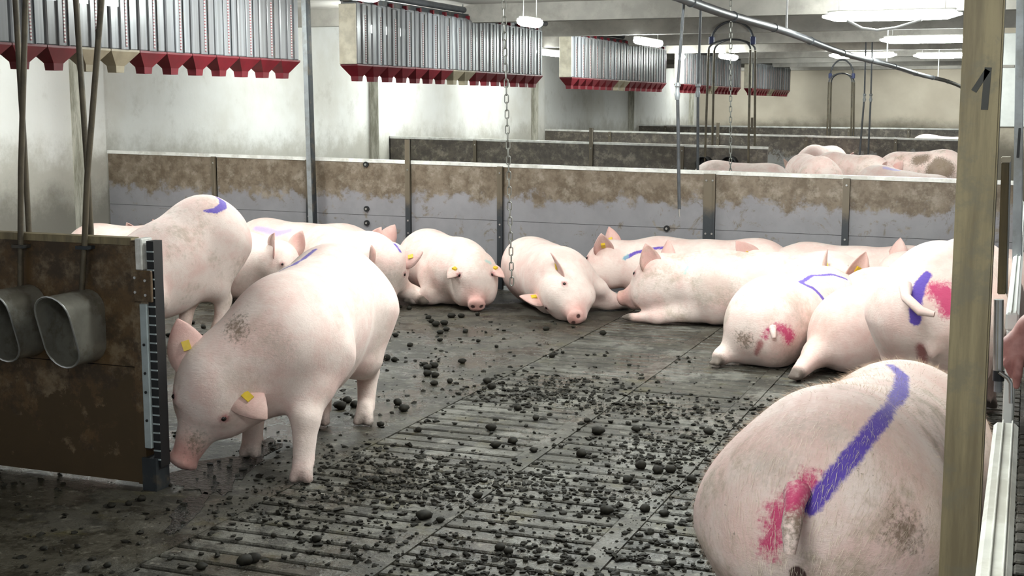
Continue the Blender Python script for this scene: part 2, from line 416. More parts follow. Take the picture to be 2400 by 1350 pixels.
pipe_thing('down_pipe', [pt(190, 705, y0), pt(198, 575, y0), pt(204, 420, y0), pt(238, 0, y0), pt(250, -160, y0)], .0125, M['pipe_rust'], 'weathered steel pipe running down the brown partition to the drinking bowl nearer its open end', 'pipe', 'pipes to the drinking bowls', [pt(197, 580, y0)])
pipe_thing('down_pipe', [pt(48, 690, y0), pt(48, 577, y0), pt(49, 400, y0), pt(60, 0, y0), pt(66, -160, y0)], .0125, M['pipe_rust'], 'weathered steel pipe running down to the drinking bowl at the left edge', 'pipe', 'pipes to the drinking bowls', [pt(47, 577, y0)])
y1 = PY[0]+.06
pipe_thing('down_pipe', [pt(217, 700, y1), pt(213, 540, y1), pt(205, 400, y1), pt(178, 0, y1), pt(168, -160, y1)], .0125, M['pipe_rust'], 'weathered pipe behind the brown partition, crossing the pipe of the bowl nearer its open end', 'pipe', 'pipes to the drinking bowls')
pipe_thing('down_pipe', [pt(72, 690, y1), pt(68, 545, y1), pt(60, 400, y1), pt(36, 0, y1), pt(28, -160, y1)], .0125, M['pipe_rust'], 'weathered pipe behind the brown partition, leftmost in the picture', 'pipe', 'pipes to the drinking bowls')

# far bowls on the second partition
for px, lb in ((1652, 'drinking bowl coloured black for its dark opening, showing over the partition, left of the hanging chain'), (1712, 'drinking bowl coloured black for its dark opening, behind the dangling chain, half hidden by a sow')):
    q = ony(px, 395, PY[2]-.1); r_ = bowl(float(q[0]), PY[2]-.021, float(q[2]), 1.0, lb)
    for c in r_.children: c.data.materials[0] = M['black']  # whole bowl coloured black to stand for its shaded opening
# arches of pipe over the partitions
def arch(Y, pl, pr, ytop, ymid, ybot, r, label, sp=.16):
    c = pt((pl+pr)/2, ybot, Y); root = empty('pipe_arch', (c[0], Y, c[2]), label, 'pipe arch', 'pipe arches')
    L = lambda p, dy=0: tuple(np.array(p)+np.array([0, dy, 0])-np.array([c[0], Y, c[2]]))
    a, b = pt(pl, ymid, Y), pt(pr, ymid, Y); t = pt((pl+pr)/2, ytop, Y)
    hw = (b[0]-a[0])/2; hz = t[2]-a[2]
    MB().tube([L((a[0]+hw-hw*math.cos(math.pi*k/14), Y, a[2]+hz*math.sin(math.pi*k/14))) for k in range(15)], r, 10).build('hoop', M['pipe'], root)
    for dy in (-sp, sp):
        MB().tube([L((a[0]+hw-hw*math.cos(math.pi*k/14), Y, a[2]-.12+hz*.55*math.sin(math.pi*k/14)), dy*abs(math.cos(math.pi*k/14))) for k in range(15)], r*.8, 8).build('cross_hoop', M['pipe'], root)
        for p, x2 in ((a, pl-8), (b, pr-4)):
            q = pt(x2, ybot, Y); MB().tube([L((p[0], Y, p[2]-.12), dy), L(q, dy*1.3)], r, 10).build('leg', M['pipe_rust'], root)
    for p in (a, b): MB().box(tuple(np.array(L(p))-[.03, .04, .05]), tuple(np.array(L(p))+[.03, .04, .05]), .008).build('joint', M['blue_joint'], root)
arch(PY[2], 1668, 1765, 50, 95, 388, .015, 'steel pipe arch with blue joints standing over the second partition')
arch(PY[3]+3.0, 1946, 2000, 140, 178, 440, .017, 'thin steel pipe arch standing in front of the back wall')

# ------------------------------------------------------------------ pole, post, gate
pa, pb_ = pt(738, 660, 10.6), pt(712, -120, 10.6)
root = empty('steel_pole', pa, 'galvanised square pole standing against the long partition beside the nearest feeder bank', 'pole')
k = np.array(pb_)-np.array(pa)
for nm, x0, x1, mt in (('pole_face', -.028, .018, 'steel'), ('pole_edge', .018, .032, 'dark_steel')):
    vs = [(x, y, -.25) for x, y in ((x0, -.03), (x1, -.03), (x1, .03), (x0, .03))]; vs += [(x+k[0], y, k[2]) for x, y, _ in vs]
    MB().add(vs, [(3, 2, 1, 0), (4, 5, 6, 7), (0, 1, 5, 4), (1, 2, 6, 5), (2, 3, 7, 6), (3, 0, 4, 7)]).build(nm, M[mt], root)

YP = 3.05
def slanted(name, TL, TR, BL, BR, Y, dep, mat, parent, org, bev=.004):
    q = [pt(*BL, Y), pt(*BR, Y), pt(*TR, Y), pt(*TL, Y)]; q = [np.array(v)-np.array(org) for v in q]
    vs = [tuple(v) for v in q]+[tuple(v+[0, dep, 0]) for v in q]
    bm = bmesh.new(); V = [bm.verts.new(v) for v in vs]
    for f in [(0, 1, 2, 3), (5, 4, 7, 6), (1, 5, 6, 2), (4, 0, 3, 7), (3, 2, 6, 7), (4, 5, 1, 0)]: bm.faces.new([V[i] for i in f])
    bmesh.ops.recalc_face_normals(bm, faces=bm.faces[:]); bmesh.ops.bevel(bm, geom=bm.edges[:], offset=bev, segments=2, affect='EDGES')
    me = bpy.data.meshes.new(name); bm.to_mesh(me); bm.free(); return link(name, me, parent, mat)
zb = [y for y in range(1300, 2400, 5) if ony(2190, y, YP)[2] <= .0][0]
org = pt(2220, zb, YP)
gp = empty('gate_post', org, 'yellowish weathered gate post with a handwritten figure 1, right foreground', 'post')
xb = lambda x0, sl: x0+sl*zb
slanted('post_body', (2266, -130), (2362, -130), (xb(2262, -.046), zb), (xb(2356, -.048), zb), YP, .1, M['timber'], gp, org)
def stroke(p, q, wd, Y):
    p, q = np.array(pt(*p, Y)), np.array(pt(*q, Y)); d = q-p; d /= np.linalg.norm(d); n = np.array([d[2], 0, -d[0]])*wd/2
    vs = [tuple(v-np.array(org)) for v in (p-n, p+n, q+n, q-n)]; vs += [(a, b+.0015, c) for a, b, c in vs]
    return vs
mb = MB()
for p, q, wd in (((2316, 158), (2307, 257), .0145), ((2315, 164), (2282, 214), .012)):
    mb.add(stroke(p, q, wd, YP-.0012), [(0, 1, 2, 3), (7, 6, 5, 4), (0, 4, 5, 1), (1, 5, 6, 2), (2, 6, 7, 3), (3, 7, 4, 0)])
mb.build('figure_one', plain('marker_black', '#3b3a36', .7), gp)
# lower channel bracket right of the post
YC = 3.3; org2 = pt(2350, 690, YC)
cb = empty('channel_bar', org2, 'short upright brown channel bar with a cream cap just right of the gate post', 'bar')
slanted('bar_body', (2347, 380), (2366, 380), (2337, 690), (2358, 690), YC, .05, M['timber'], cb, org2, .002)
slanted('bar_lip', (2366, 372), (2370, 372), (2358, 690), (2361, 690), YC, .05, M['steel'], cb, org2, .001)
slanted('cap', (2346, 368), (2370, 368), (2346, 381), (2369, 381), YC-.003, .056, M['cream'], cb, org2, .002)
# farther grey post
YG = 5.2; org3 = pt(2388, 560, YG)
gq = empty('steel_post', org3, 'grey galvanised upright at the right picture edge behind the gate post', 'post')
slanted('post_body', (2383, -60), (2402, -60), (2372, 620), (2395, 620), YG, .06, M['steel'], gq, org3, .003)
slanted('slot', (2387, 300), (2393, 300), (2382, 370), (2389, 370), YG-.002, .01, M['black'], gq, org3, .001)

def rail_box(name, label, zt, hgt, pxs, ya, yb, mat, parts=True):
    """white plastic gate running along the aisle: pxs = left/right pixel of the top face at image row, depth from rows"""
    (xl, xr, row) = pxs
    L, R = onz(xl, row, zt), onz(xr, row, zt)
    xl, xr = float(L[0]), float(R[0]); c = ((xl+xr)/2, (ya+yb)/2, zt-hgt)
    root = empty(name, c, label, 'gate', 'white aisle gates')
    q = lambda a: tuple(np.array(a)-np.array(c))
    MB().box(q((xl+.004, ya, zt-hgt)), q((xr-.004, yb, zt-.05)), .003).build('gate_board', mat, root)
    MB().box(q((xl, ya-.005, zt-.05)), q((xr, yb+.005, zt)), .006).build('top_rail', mat, root)
    MB().box(q((xl+(xr-xl)*.35, ya-.004, zt-.002)), q((xl+(xr-xl)*.42, yb, zt+.006)), .002).build('rail_ridge', mat, root)
    MB().box(q((xl+(xr-xl)*.72, ya-.004, zt-.002)), q((xl+(xr-xl)*.79, yb, zt+.006)), .002).build('rail_ridge', mat, root)
    return root
M['gate'] = plain('gate_plastic', '#cfcdc4', .4, dirt='#8d8576', damt=.45, scale=7)
M['gate2'] = plain('gate_plastic_clean', '#e6e8e4', .35, var=.04)
rail_box('aisle_gate', 'dirty white plastic gate coming towards the viewer at the lower right', 1.05, .9, (2285, 2372, 1350), 1.1, 2.42, M['gate'])
rail_box('aisle_gate', 'clean white plastic gate receding along the aisle behind the gate post', 1.05, .9, (2363, 2392, 690), 3.75, 8.2, M['gate2'])
# latch
YL = 3.35
lo = pt(2340, 860, YL); la = empty('gate_latch', lo, 'chrome sleeve latch with bent rod between the two white gates', 'latch')
q = lambda px, py, Y=YL: tuple(np.array(pt(px, py, Y))-np.array(lo))
MB().tube([q(2341, 702), q(2339, 868)], .0115, 16).build('sleeve', M['bolt'], la)
MB().tube([q(2341, 868), q(2340, 892)], .0135, 16).build('collar', M['dark_steel'], la)
MB().tube([q(2340, 892), q(2339, 918)], .010, 14).build('socket', M['steel'], la)
MB().tube([q(2342, 872, YL-.02), q(2362, 886, YL-.02), q(2369, 898, YL-.02), q(2369, 945, YL-.02)], .005, 10).build('bent_rod', M['bolt'], la)

# ------------------------------------------------------------------ feeder banks
XF, HPITCH, NH = -6.0, .318, 16
FZ0, FZ1, FZ2 = 1.83, 1.985, 2.56
def hopper_meshes():
    w2, d2 = HPITCH/2-.012, .085
    b = MB().box((-d2, -w2, 0), (d2, w2, FZ2-FZ1), .008)
    b.box((d2-.001, -.055, .0), (d2+.014, .055, FZ2-FZ1-.02), .004)
    body = b.mesh('hopper'); body.materials.append(M['clear'])
    f = []
    rings = [(d2+.006, w2+.008, 0), (d2+.006, w2+.008, -.014), (.04, .047, -.112), (.036, .042, -.158), (.032, .038, -.158), (.028, .03, -.06)]
    vs = [(sx*a, sy*b_, z) for a, b_, z in rings for sx, sy in ((-1, -1), (1, -1), (1, 1), (-1, 1))]
    fs = [(0, 1, 2, 3)]
    for i in range(len(rings)-1):
        for k in range(4): fs.append((i*4+k, (i+1)*4+k, (i+1)*4+(k+1) % 4, i*4+(k+1) % 4))
    fs.append(tuple(len(vs)-4+k for k in range(4)))
    fm = bpy.data.meshes.new('funnel'); fm.from_pydata(vs, [], fs)
    sc = MB().box((d2+.0142, -.007, .02), (d2+.018, .007, .46)).mesh('scale_strip'); sc.materials.append(M['scale'])
    rod = MB().tube([(d2+.02, .034, .0), (d2+.02, .034, FZ2-FZ1-.03)], .005, 6).mesh('slider_rod'); rod.materials.append(M['dark_steel'])
    return body, fm, sc, rod
hb, fm, sc_, rod = hopper_meshes()
fred = fm.copy(); fred.materials.append(M['red']); fbei = fm.copy(); fbei.materials.append(M['beige'])
bank_lb = ['bank of clear feed hoppers with red funnels hanging nearest, at the top left', 'second bank of clear feed hoppers with a cream end plate, behind the long hanging chain',
           'third bank of feed hoppers in the row, left of the hanging drinker pipes', 'fourth bank of feed hoppers in the row, seen through the pipe arch', 'farthest and smallest bank of feed hoppers in the row']
starts = [5.2, 11.33, 17.58, 23.9, 30.2]
for bi, ys in enumerate(starts):
    root = empty('feeder_bank', (XF, ys, FZ0), bank_lb[bi], 'feeder', 'feeder banks')
    L = HPITCH*(NH-1)
    box('mounting_rail', (-.06, -.2, FZ2-FZ0+.0), (.06, L+.2, FZ2-FZ0+.05), M['dark_steel'], root)
    MB().tube([(0, -.4, FZ2-FZ0+.1), (0, L+.5, FZ2-FZ0+.1)], .035, 12).build('feed_tube', M['pipe'], root)
    MB().box((-.088, -HPITCH/2-.02, FZ1-FZ0), (.088, -HPITCH/2+.0, FZ2-FZ0-.02), .004).build('end_plate', M['cream'], root)
    for k in range(NH):
        h = link('hopper', hb, root); h.location = (0, k*HPITCH, FZ1-FZ0)
        f_ = link('funnel', fbei if k in (7, 8) else fred, h)
        link('scale_strip', sc_, h); r2 = link('slider_rod', rod, h)
        if bi < 3:
            MB().box((-.03, -.06, FZ2-FZ1-.012), (.1, -.03, FZ2-FZ1+.03)).build('lever', M['red'], h)
    for k in (2, 8, 14):
        MB().tube([(0, k*HPITCH, FZ2-FZ0+.05), (0, k*HPITCH, ZC-FZ0)], .005, 6).build('hanger', M['dark_steel'], root)

# ------------------------------------------------------------------ lamps
def lamp(p, axis, L, label, drop=.12):
    root = empty('tube_lamp', p, label, 'lamp', 'fluorescent ceiling lamps')
    n = 10; prof = []
    for k in range(n+1):
        u = k/n; e = max(0.0, 1-abs(2*u-1)**8)**.5; prof.append((-L/2+L*u, .25+.75*e))
    vs = []; fs = []; m_ = 9
    for x, s in prof:
        for j in range(m_):
            a = -.5+(math.pi+1.0)*j/(m_-1); y, z = .075*s*math.cos(a), -.055*s*math.sin(a)
            vs.append((x, y, z) if axis == 'x' else (y, x, z))
    for i in range(n):
        for j in range(m_-1): fs.append((i*m_+j, i*m_+j+1, (i+1)*m_+j+1, (i+1)*m_+j))
    fs += [tuple(range(m_)), tuple(range(n*m_, n*m_+m_))]
    mb = MB().add(vs, fs); mb.sm = True; mb.build('diffuser', M['tube'], root)
    a, b = ((-L/2+.05, -.05, .02), (L/2-.05, .05, .05)) if axis == 'x' else ((-.05, -L/2+.05, .02), (.05, L/2-.05, .05))
    MB().box(a, b, .01).build('housing', M['lamp_body'], root)
    for s in (-.38, .38):
        q = (L*s, 0) if axis == 'x' else (0, L*s)
        MB().tube([(q[0], q[1], .04), (q[0], q[1], ZC-p[2]-.003)], .004, 6).build('suspension', M['cable'], root)
    return root
ZL = 2.45
lamp((-1.29, 13.2, ZL), 'x', 1.28, 'large glowing tube lamp left of the gate post, nearest and topmost in view')
lamp((-1.25, 18.1, ZL), 'x', 1.3, 'glowing tube lamp left of the gate post, second in depth')
lamp((-2.73, 23.4, ZL), 'x', 1.12, 'glowing tube lamp crossed by the sagging overhead pipe')
lamp((-1.35, 24.0, ZL), 'x', 1.2, 'lowest glowing tube lamp touching the gate post')
lamp((-4.85, 12.95, ZL), 'y', .5, 'bright lamp at the right end of the second feeder bank')
lamp((-4.88, 17.6, ZL), 'y', 1.25, 'bright lamp in front of the third feeder bank')
lamp((-5.03, 23.4, ZL), 'y', 1.25, 'bright lamp inside the pipe arch')
lamp((-5.85, 23.2, ZL), 'y', .22, 'small round-looking lamp between the third and fourth feeder banks')
for x, y in ((-4.85, 8.95), (-1.3, 8.3), (-7.0, 8.6), (-6.9, 13.7), (-7.3, 17.2), (-7.35, 20.6), (-2.0, 6.7), (-1.2, 5.0), (-.8, .9)):  # unseen lamps: some extend the inferred rows, others added to brighten sows and wall
    lamp((x, y, ZL), 'y' if x < -2 else 'x', 1.25, 'unseen ceiling tube lamp added beyond the visible ones to light the pens')
for x, y in ((-3.6, 27.3), (-7.3, 33.6), (-2.6, 33.6), (.4, 33.6), (-4.2, 30.4), (2.5, 12.0), (2.5, 22.0)): lamp((x, y, 2.63), 'x', 1.25, 'unseen tube lamp added to brighten the far end of the barn')  # unseen lamps tucked up between beams, added to brighten back wall and ceiling
# lamp cable loop
c0 = pt(1990, 55, 13.0)
MBc = [pt(1985, 48, 13.1), pt(2020, 66, 13.1), pt(2055, 71, 13.1), pt(2100, 65, 13.1), pt(2160, 47, 13.1)]
o = MB().tube(MBc, .012, 8).build('lamp_cable', M['cable']); tag(o, 'white cable sagging under the largest tube lamp', 'cable')

# ------------------------------------------------------------------ overhead pipe, drinkers, chains
A, B = onz(1570, -6, 2.33), ony(2262, 207, 31.0)
def lerp3(k):
    q = A+(B-A)*(k**1.5); return (float(q[0]), float(q[1]), float(q[2]+.018*math.sin(k*9)+.012*math.sin(k*23)))
A = A-(B-A)*.03
tp = [lerp3(k/36) for k in range(37)]
root = empty('overhead_pipe', tp[0], 'long grey overhead pipe sagging away below the lamps', 'pipe')
lc = [tuple(np.array(p)-np.array(tp[0])) for p in tp]
MB().tube(lc, .035, 14).build('tube', M['pipe'], root)
for k in range(2, len(lc)-1, 3):
    MB().tube([lc[k], tuple(np.array(lc[k])*.985+np.array(lc[k+1])*.015)], .041, 14).build('pipe_tie', M['dark_steel'], root)
for k in (12, 22, 30):
    MB().tube([lc[k], (lc[k][0], lc[k][1], ZC-tp[0][2])], .01, 8).build('hanger', M['cable'], root)
def drinker(name, Y, top, bot, r, label, jx, joint=True):
    a, b = pt(*bot, Y), pt(*top, Y); root = empty(name, a, label, 'drinker pipe', 'hanging drinker pipes')
    q = lambda p: tuple(np.array(p)-np.array(a)); mid = pt(*jx, Y)
    MB().tube([q(a), q(mid)], r, 10).build('lower_tube', M['pipe'], root)
    MB().tube([q(mid), q(b)], r*.85, 10).build('upper_tube', M['pipe'], root)
    mm = np.array(q(mid)); z = np.array([0, 0, 1.])
    MB().tube([mm-z*.09, mm-z*.05, mm-z*.03, mm+z*.0, mm+z*.01, mm+z*.035], [r*1.3, r*1.8, r*1.2, r*1.2, r*1.9, r*1.6], 12).build('coupling', M['steel'], root)
    if joint: MB().tube([(0, 0, 0), (0, 0, -.03), (.004, 0, -.06)], [r*.7, r*.5, r*.3], 8).build('nipple', M['bolt'], root)
    return root
drinker('drinker_pipe', 9.6, (1606, -40), (1592, 490), .0125, 'thin hanging drinker pipe ending in a nipple in front of the long partition', (1588, 205))
drinker('drinker_pipe', 12.2, (1645, -60), (1635, 520), .0135, 'thin hanging drinker pipe going down behind the long partition', (1636, 205))
drinker('drinker_pipe', 21.5, (2030, 80), (2014, 372), .015, 'left one of the far pair of thin drinker pipes', (2026, 225), False)
drinker('drinker_pipe', 21.7, (2045, 80), (2034, 380), .015, 'right one of the far pair of thin drinker pipes', (2041, 225), False)
def link_mesh(L, W, r, name):
    pts = []
    for k in range(8): a = math.pi*k/7; pts.append((W/2*math.cos(a), 0, L/2-W/2+W/2*math.sin(a)))
    for k in range(8): a = math.pi+math.pi*k/7; pts.append((W/2*math.cos(a), 0, -L/2+W/2+W/2*math.sin(a)))
    me = MB().tube(pts+[pts[0]], r, 6, False).mesh(name); me.materials.append(M['chain']); return me
def chain(Y, top, bot, L, W, r, label):
    a, b = np.array(pt(*bot, Y)), np.array(pt(*top, Y)); root = empty('hanging_chain', tuple(a), label, 'chain', 'hanging chains')
    n = int(np.linalg.norm(b-a)/(L-2.1*r)); me = link_mesh(L, W, r, 'chain_link')
    for k in range(n):
        o = link('chain_link', me, root); o.location = tuple((b-a)*(k+.5)/n); o.rotation_euler = (0, 0, (k % 2)*math.pi/2+.3)
    return root
chain(8.7, (1178, -90), (1200, 668), .062, .026, .0045, 'long steel link chain hanging in front of the side-lying sow')
chain(13.0, (1713, 2), (1712, 408), .06, .024, .0045, 'thin chain dangling below the overhead pipe behind the partition')

# ------------------------------------------------------------------ aisle end wall seen between the posts
xa = PXx(2340, 200, 20.0)
we = struct(box('wall_aisle', (xa-.1, 20.0, -.2), (6.0, 20.12, ZC), M['back']))
box('white_panel', (xa-.08, 19.96, 1.3), (xa+.55, 20.0, 2.6), M['gate2'], we, .01)
box('panel_trim', (xa-.09, 19.94, 2.12), (xa+.2, 19.96, 2.16), M['beam'], we, .004)
# ------------------------------------------------------------------ hand on the far gate
exec_pigs = True
# ---- implicit surfaces
def unit(v): v = np.array(v, float); return v/(np.linalg.norm(v)+1e-12)
def smin(a, b, k):
    h = np.maximum(k-np.abs(a-b), 0)/k; return np.minimum(a, b)-h*h*k*.25
def field(prims, h, clip_floor=None):
    lo = np.full(3, 1e9); hi = -lo
    for p in prims:
        if p[0] == 'E': c = np.array(p[1]); r = max(p[2])*1.02; a, b = c-r, c+r
        elif p[0] == 'C': a = np.minimum(np.array(p[1])-p[3], np.array(p[2])-p[4]); b = np.maximum(np.array(p[1])+p[3], np.array(p[2])+p[4])
        else: continue
        lo = np.minimum(lo, a); hi = np.maximum(hi, b)
    lo -= 3*h+.03; hi += 3*h+.03
    n = np.ceil((hi-lo)/h).astype(int)+1
    D = np.full(n, .4, np.float32); ax = [lo[i]+h*np.arange(n[i]) for i in range(3)]
    for p in prims:
        if p[0] == 'E':
            c, r, R, k = np.array(p[1]), np.array(p[2]), p[3], p[4]; e = max(r); a, b = c-e, c+e
        elif p[0] == 'C':
            P, Q, ra, rb, k = np.array(p[1]), np.array(p[2]), p[3], p[4], p[5]
            a = np.minimum(P-ra, Q-rb); b = np.maximum(P+ra, Q+rb)
        else:
            c, r, k = np.array(p[1]), p[2], p[3]; a, b = c-r, c+r
        mg = k+3*h
        i0 = np.clip(np.floor((a-mg-lo)/h).astype(int), 0, n); i1 = np.clip(np.ceil((b+mg-lo)/h).astype(int)+1, 0, n)
        sl = tuple(slice(i0[i], i1[i]) for i in range(3))
        X = np.stack(np.meshgrid(*[ax[i][sl[i]] for i in range(3)], indexing='ij'), -1)
        if p[0] == 'E':
            q = (X-c)@np.array(R).T; k0 = np.linalg.norm(q/r, axis=-1); k1 = np.linalg.norm(q/(r*r), axis=-1)+1e-9; d = k0*(k0-1)/k1
        elif p[0] == 'C':
            v = Q-P; t_ = np.clip(((X-P)@v)/(v@v+1e-12), 0, 1); d = np.linalg.norm(X-P-t_[..., None]*v, axis=-1)-(ra+t_*(rb-ra))
        else:
            d = np.linalg.norm(X-c, axis=-1)-r
            D[sl] = np.maximum(D[sl], -d); continue
        D[sl] = smin(D[sl], d.astype(np.float32), k)
    if clip_floor is not None:
        D = np.maximum(D, (clip_floor-ax[2])[None, None, :].astype(np.float32))
    return D, lo
def nets(D, lo, h):
    s = D < 0
    cs = [(a, b, c) for a in (0, 1) for b in (0, 1) for c in (0, 1)]
    sh = tuple(v-1 for v in D.shape)
    cnt = np.zeros(sh, int)
    for a, b, c in cs: cnt += s[a:a+sh[0], b:b+sh[1], c:c+sh[2]]
    mx = (cnt > 0) & (cnt < 8)
    ci = np.argwhere(mx); idx = np.full(sh, -1); idx[mx] = np.arange(len(ci))
    P = np.zeros((len(ci), 3)); N = np.zeros(len(ci))
    for a in cs:
        for ax in range(3):
            if a[ax] == 0:
                b = list(a); b[ax] = 1
                A_, B_ = ci+np.array(a), ci+np.array(b); d1 = D[tuple(A_.T)]; d2 = D[tuple(B_.T)]
                mk = (d1 < 0) != (d2 < 0); t_ = d1[mk]/(d1[mk]-d2[mk])
                q = A_[mk].astype(float); q[:, ax] += t_; P[mk] += q; N[mk] += 1
    V = P/N[:, None]*h+lo
    F = []
    for ax in range(3):
        o1, o2 = (ax+1) % 3, (ax+2) % 3
        sa = [slice(None)]*3; sb = [slice(None)]*3; sa[ax] = slice(0, -1); sb[ax] = slice(1, None)
        e = np.argwhere(s[tuple(sa)] != s[tuple(sb)])
        e = e[(e[:, o1] > 0) & (e[:, o2] > 0) & (e[:, o1] < sh[o1]) & (e[:, o2] < sh[o2])]
        def g(d1, d2):
            q = e.copy(); q[:, o1] -= d1; q[:, o2] -= d2; return idx[tuple(q.T)]
        f = np.stack([g(1, 1), g(0, 1), g(0, 0), g(1, 0)], -1)
        fl_ = ~s[tuple(e.T)]; f[fl_] = f[fl_][:, ::-1]; F.append(f)
    F = np.concatenate(F); return V, F[(F >= 0).all(1)]
def relax(V, F, it=2, k=.5):
    E_ = np.concatenate([F[:, [0, 1]], F[:, [1, 2]], F[:, [2, 3]], F[:, [3, 0]]])
    for _ in range(it):
        S = np.zeros_like(V); C_ = np.zeros(len(V))
        np.add.at(S, E_[:, 0], V[E_[:, 1]]); np.add.at(S, E_[:, 1], V[E_[:, 0]])
        np.add.at(C_, E_[:, 0], 1); np.add.at(C_, E_[:, 1], 1)
        V = V*(1-k)+k*S/np.maximum(C_, 1)[:, None]
    return V
def ear_geo(b, d, wv, L, W, cup=.35, bend=.25, fold=0.0, ns=9, nt=7, th=.007):
    d, wv = unit(d), unit(wv); wv = unit(wv-d*(wv@d)); n = np.cross(d, wv)
    g = []
    for i in range(ns):
        u = i/(ns-1); pw = W*(.55+.5*math.sin(math.pi*min(1, .1+u*.95)))*(1-u**4)**.6*.55+.004
        c = np.array(b)+d*L*u*(1-.12*bend*u)+n*(bend*L*u*u)-np.array([0, 0, 1])*fold*L*u*u
        for j in range(nt):
            v = -1+2*j/(nt-1); g.append(c+wv*pw*v*(1-.15*cup*abs(v))+n*cup*pw*(v*v)*1.1*(1-.4*u))
    g = np.array(g); off = n*th
    V = np.concatenate([g, g-off]); F = []; m_ = ns*nt
    for i in range(ns-1):
        for j in range(nt-1):
            a = i*nt+j; F.append((a, a+1, a+nt+1, a+nt)); F.append((m_+a, m_+a+nt, m_+a+nt+1, m_+a+1))
    bd = [j for j in range(nt)]+[i*nt+nt-1 for i in range(1, ns)]+[(ns-1)*nt+j for j in range(nt-2, -1, -1)]+[i*nt for i in range(ns-2, 0, -1)]
    for k in range(len(bd)):
        a, b2 = bd[k], bd[(k+1) % len(bd)]; F.append((a, m_+a, m_+b2, b2))
    mid = g[(ns//2)*nt+nt//2]
    return V, np.array(F), mid, d, wv, n
def tail_geo(pts, rs, n=8):
    mb = MB().tube(pts, rs, n, False); q = [f for f in mb.f if len(f) == 4]; return np.array(mb.v), np.array(q)
I3 = np.eye(3)

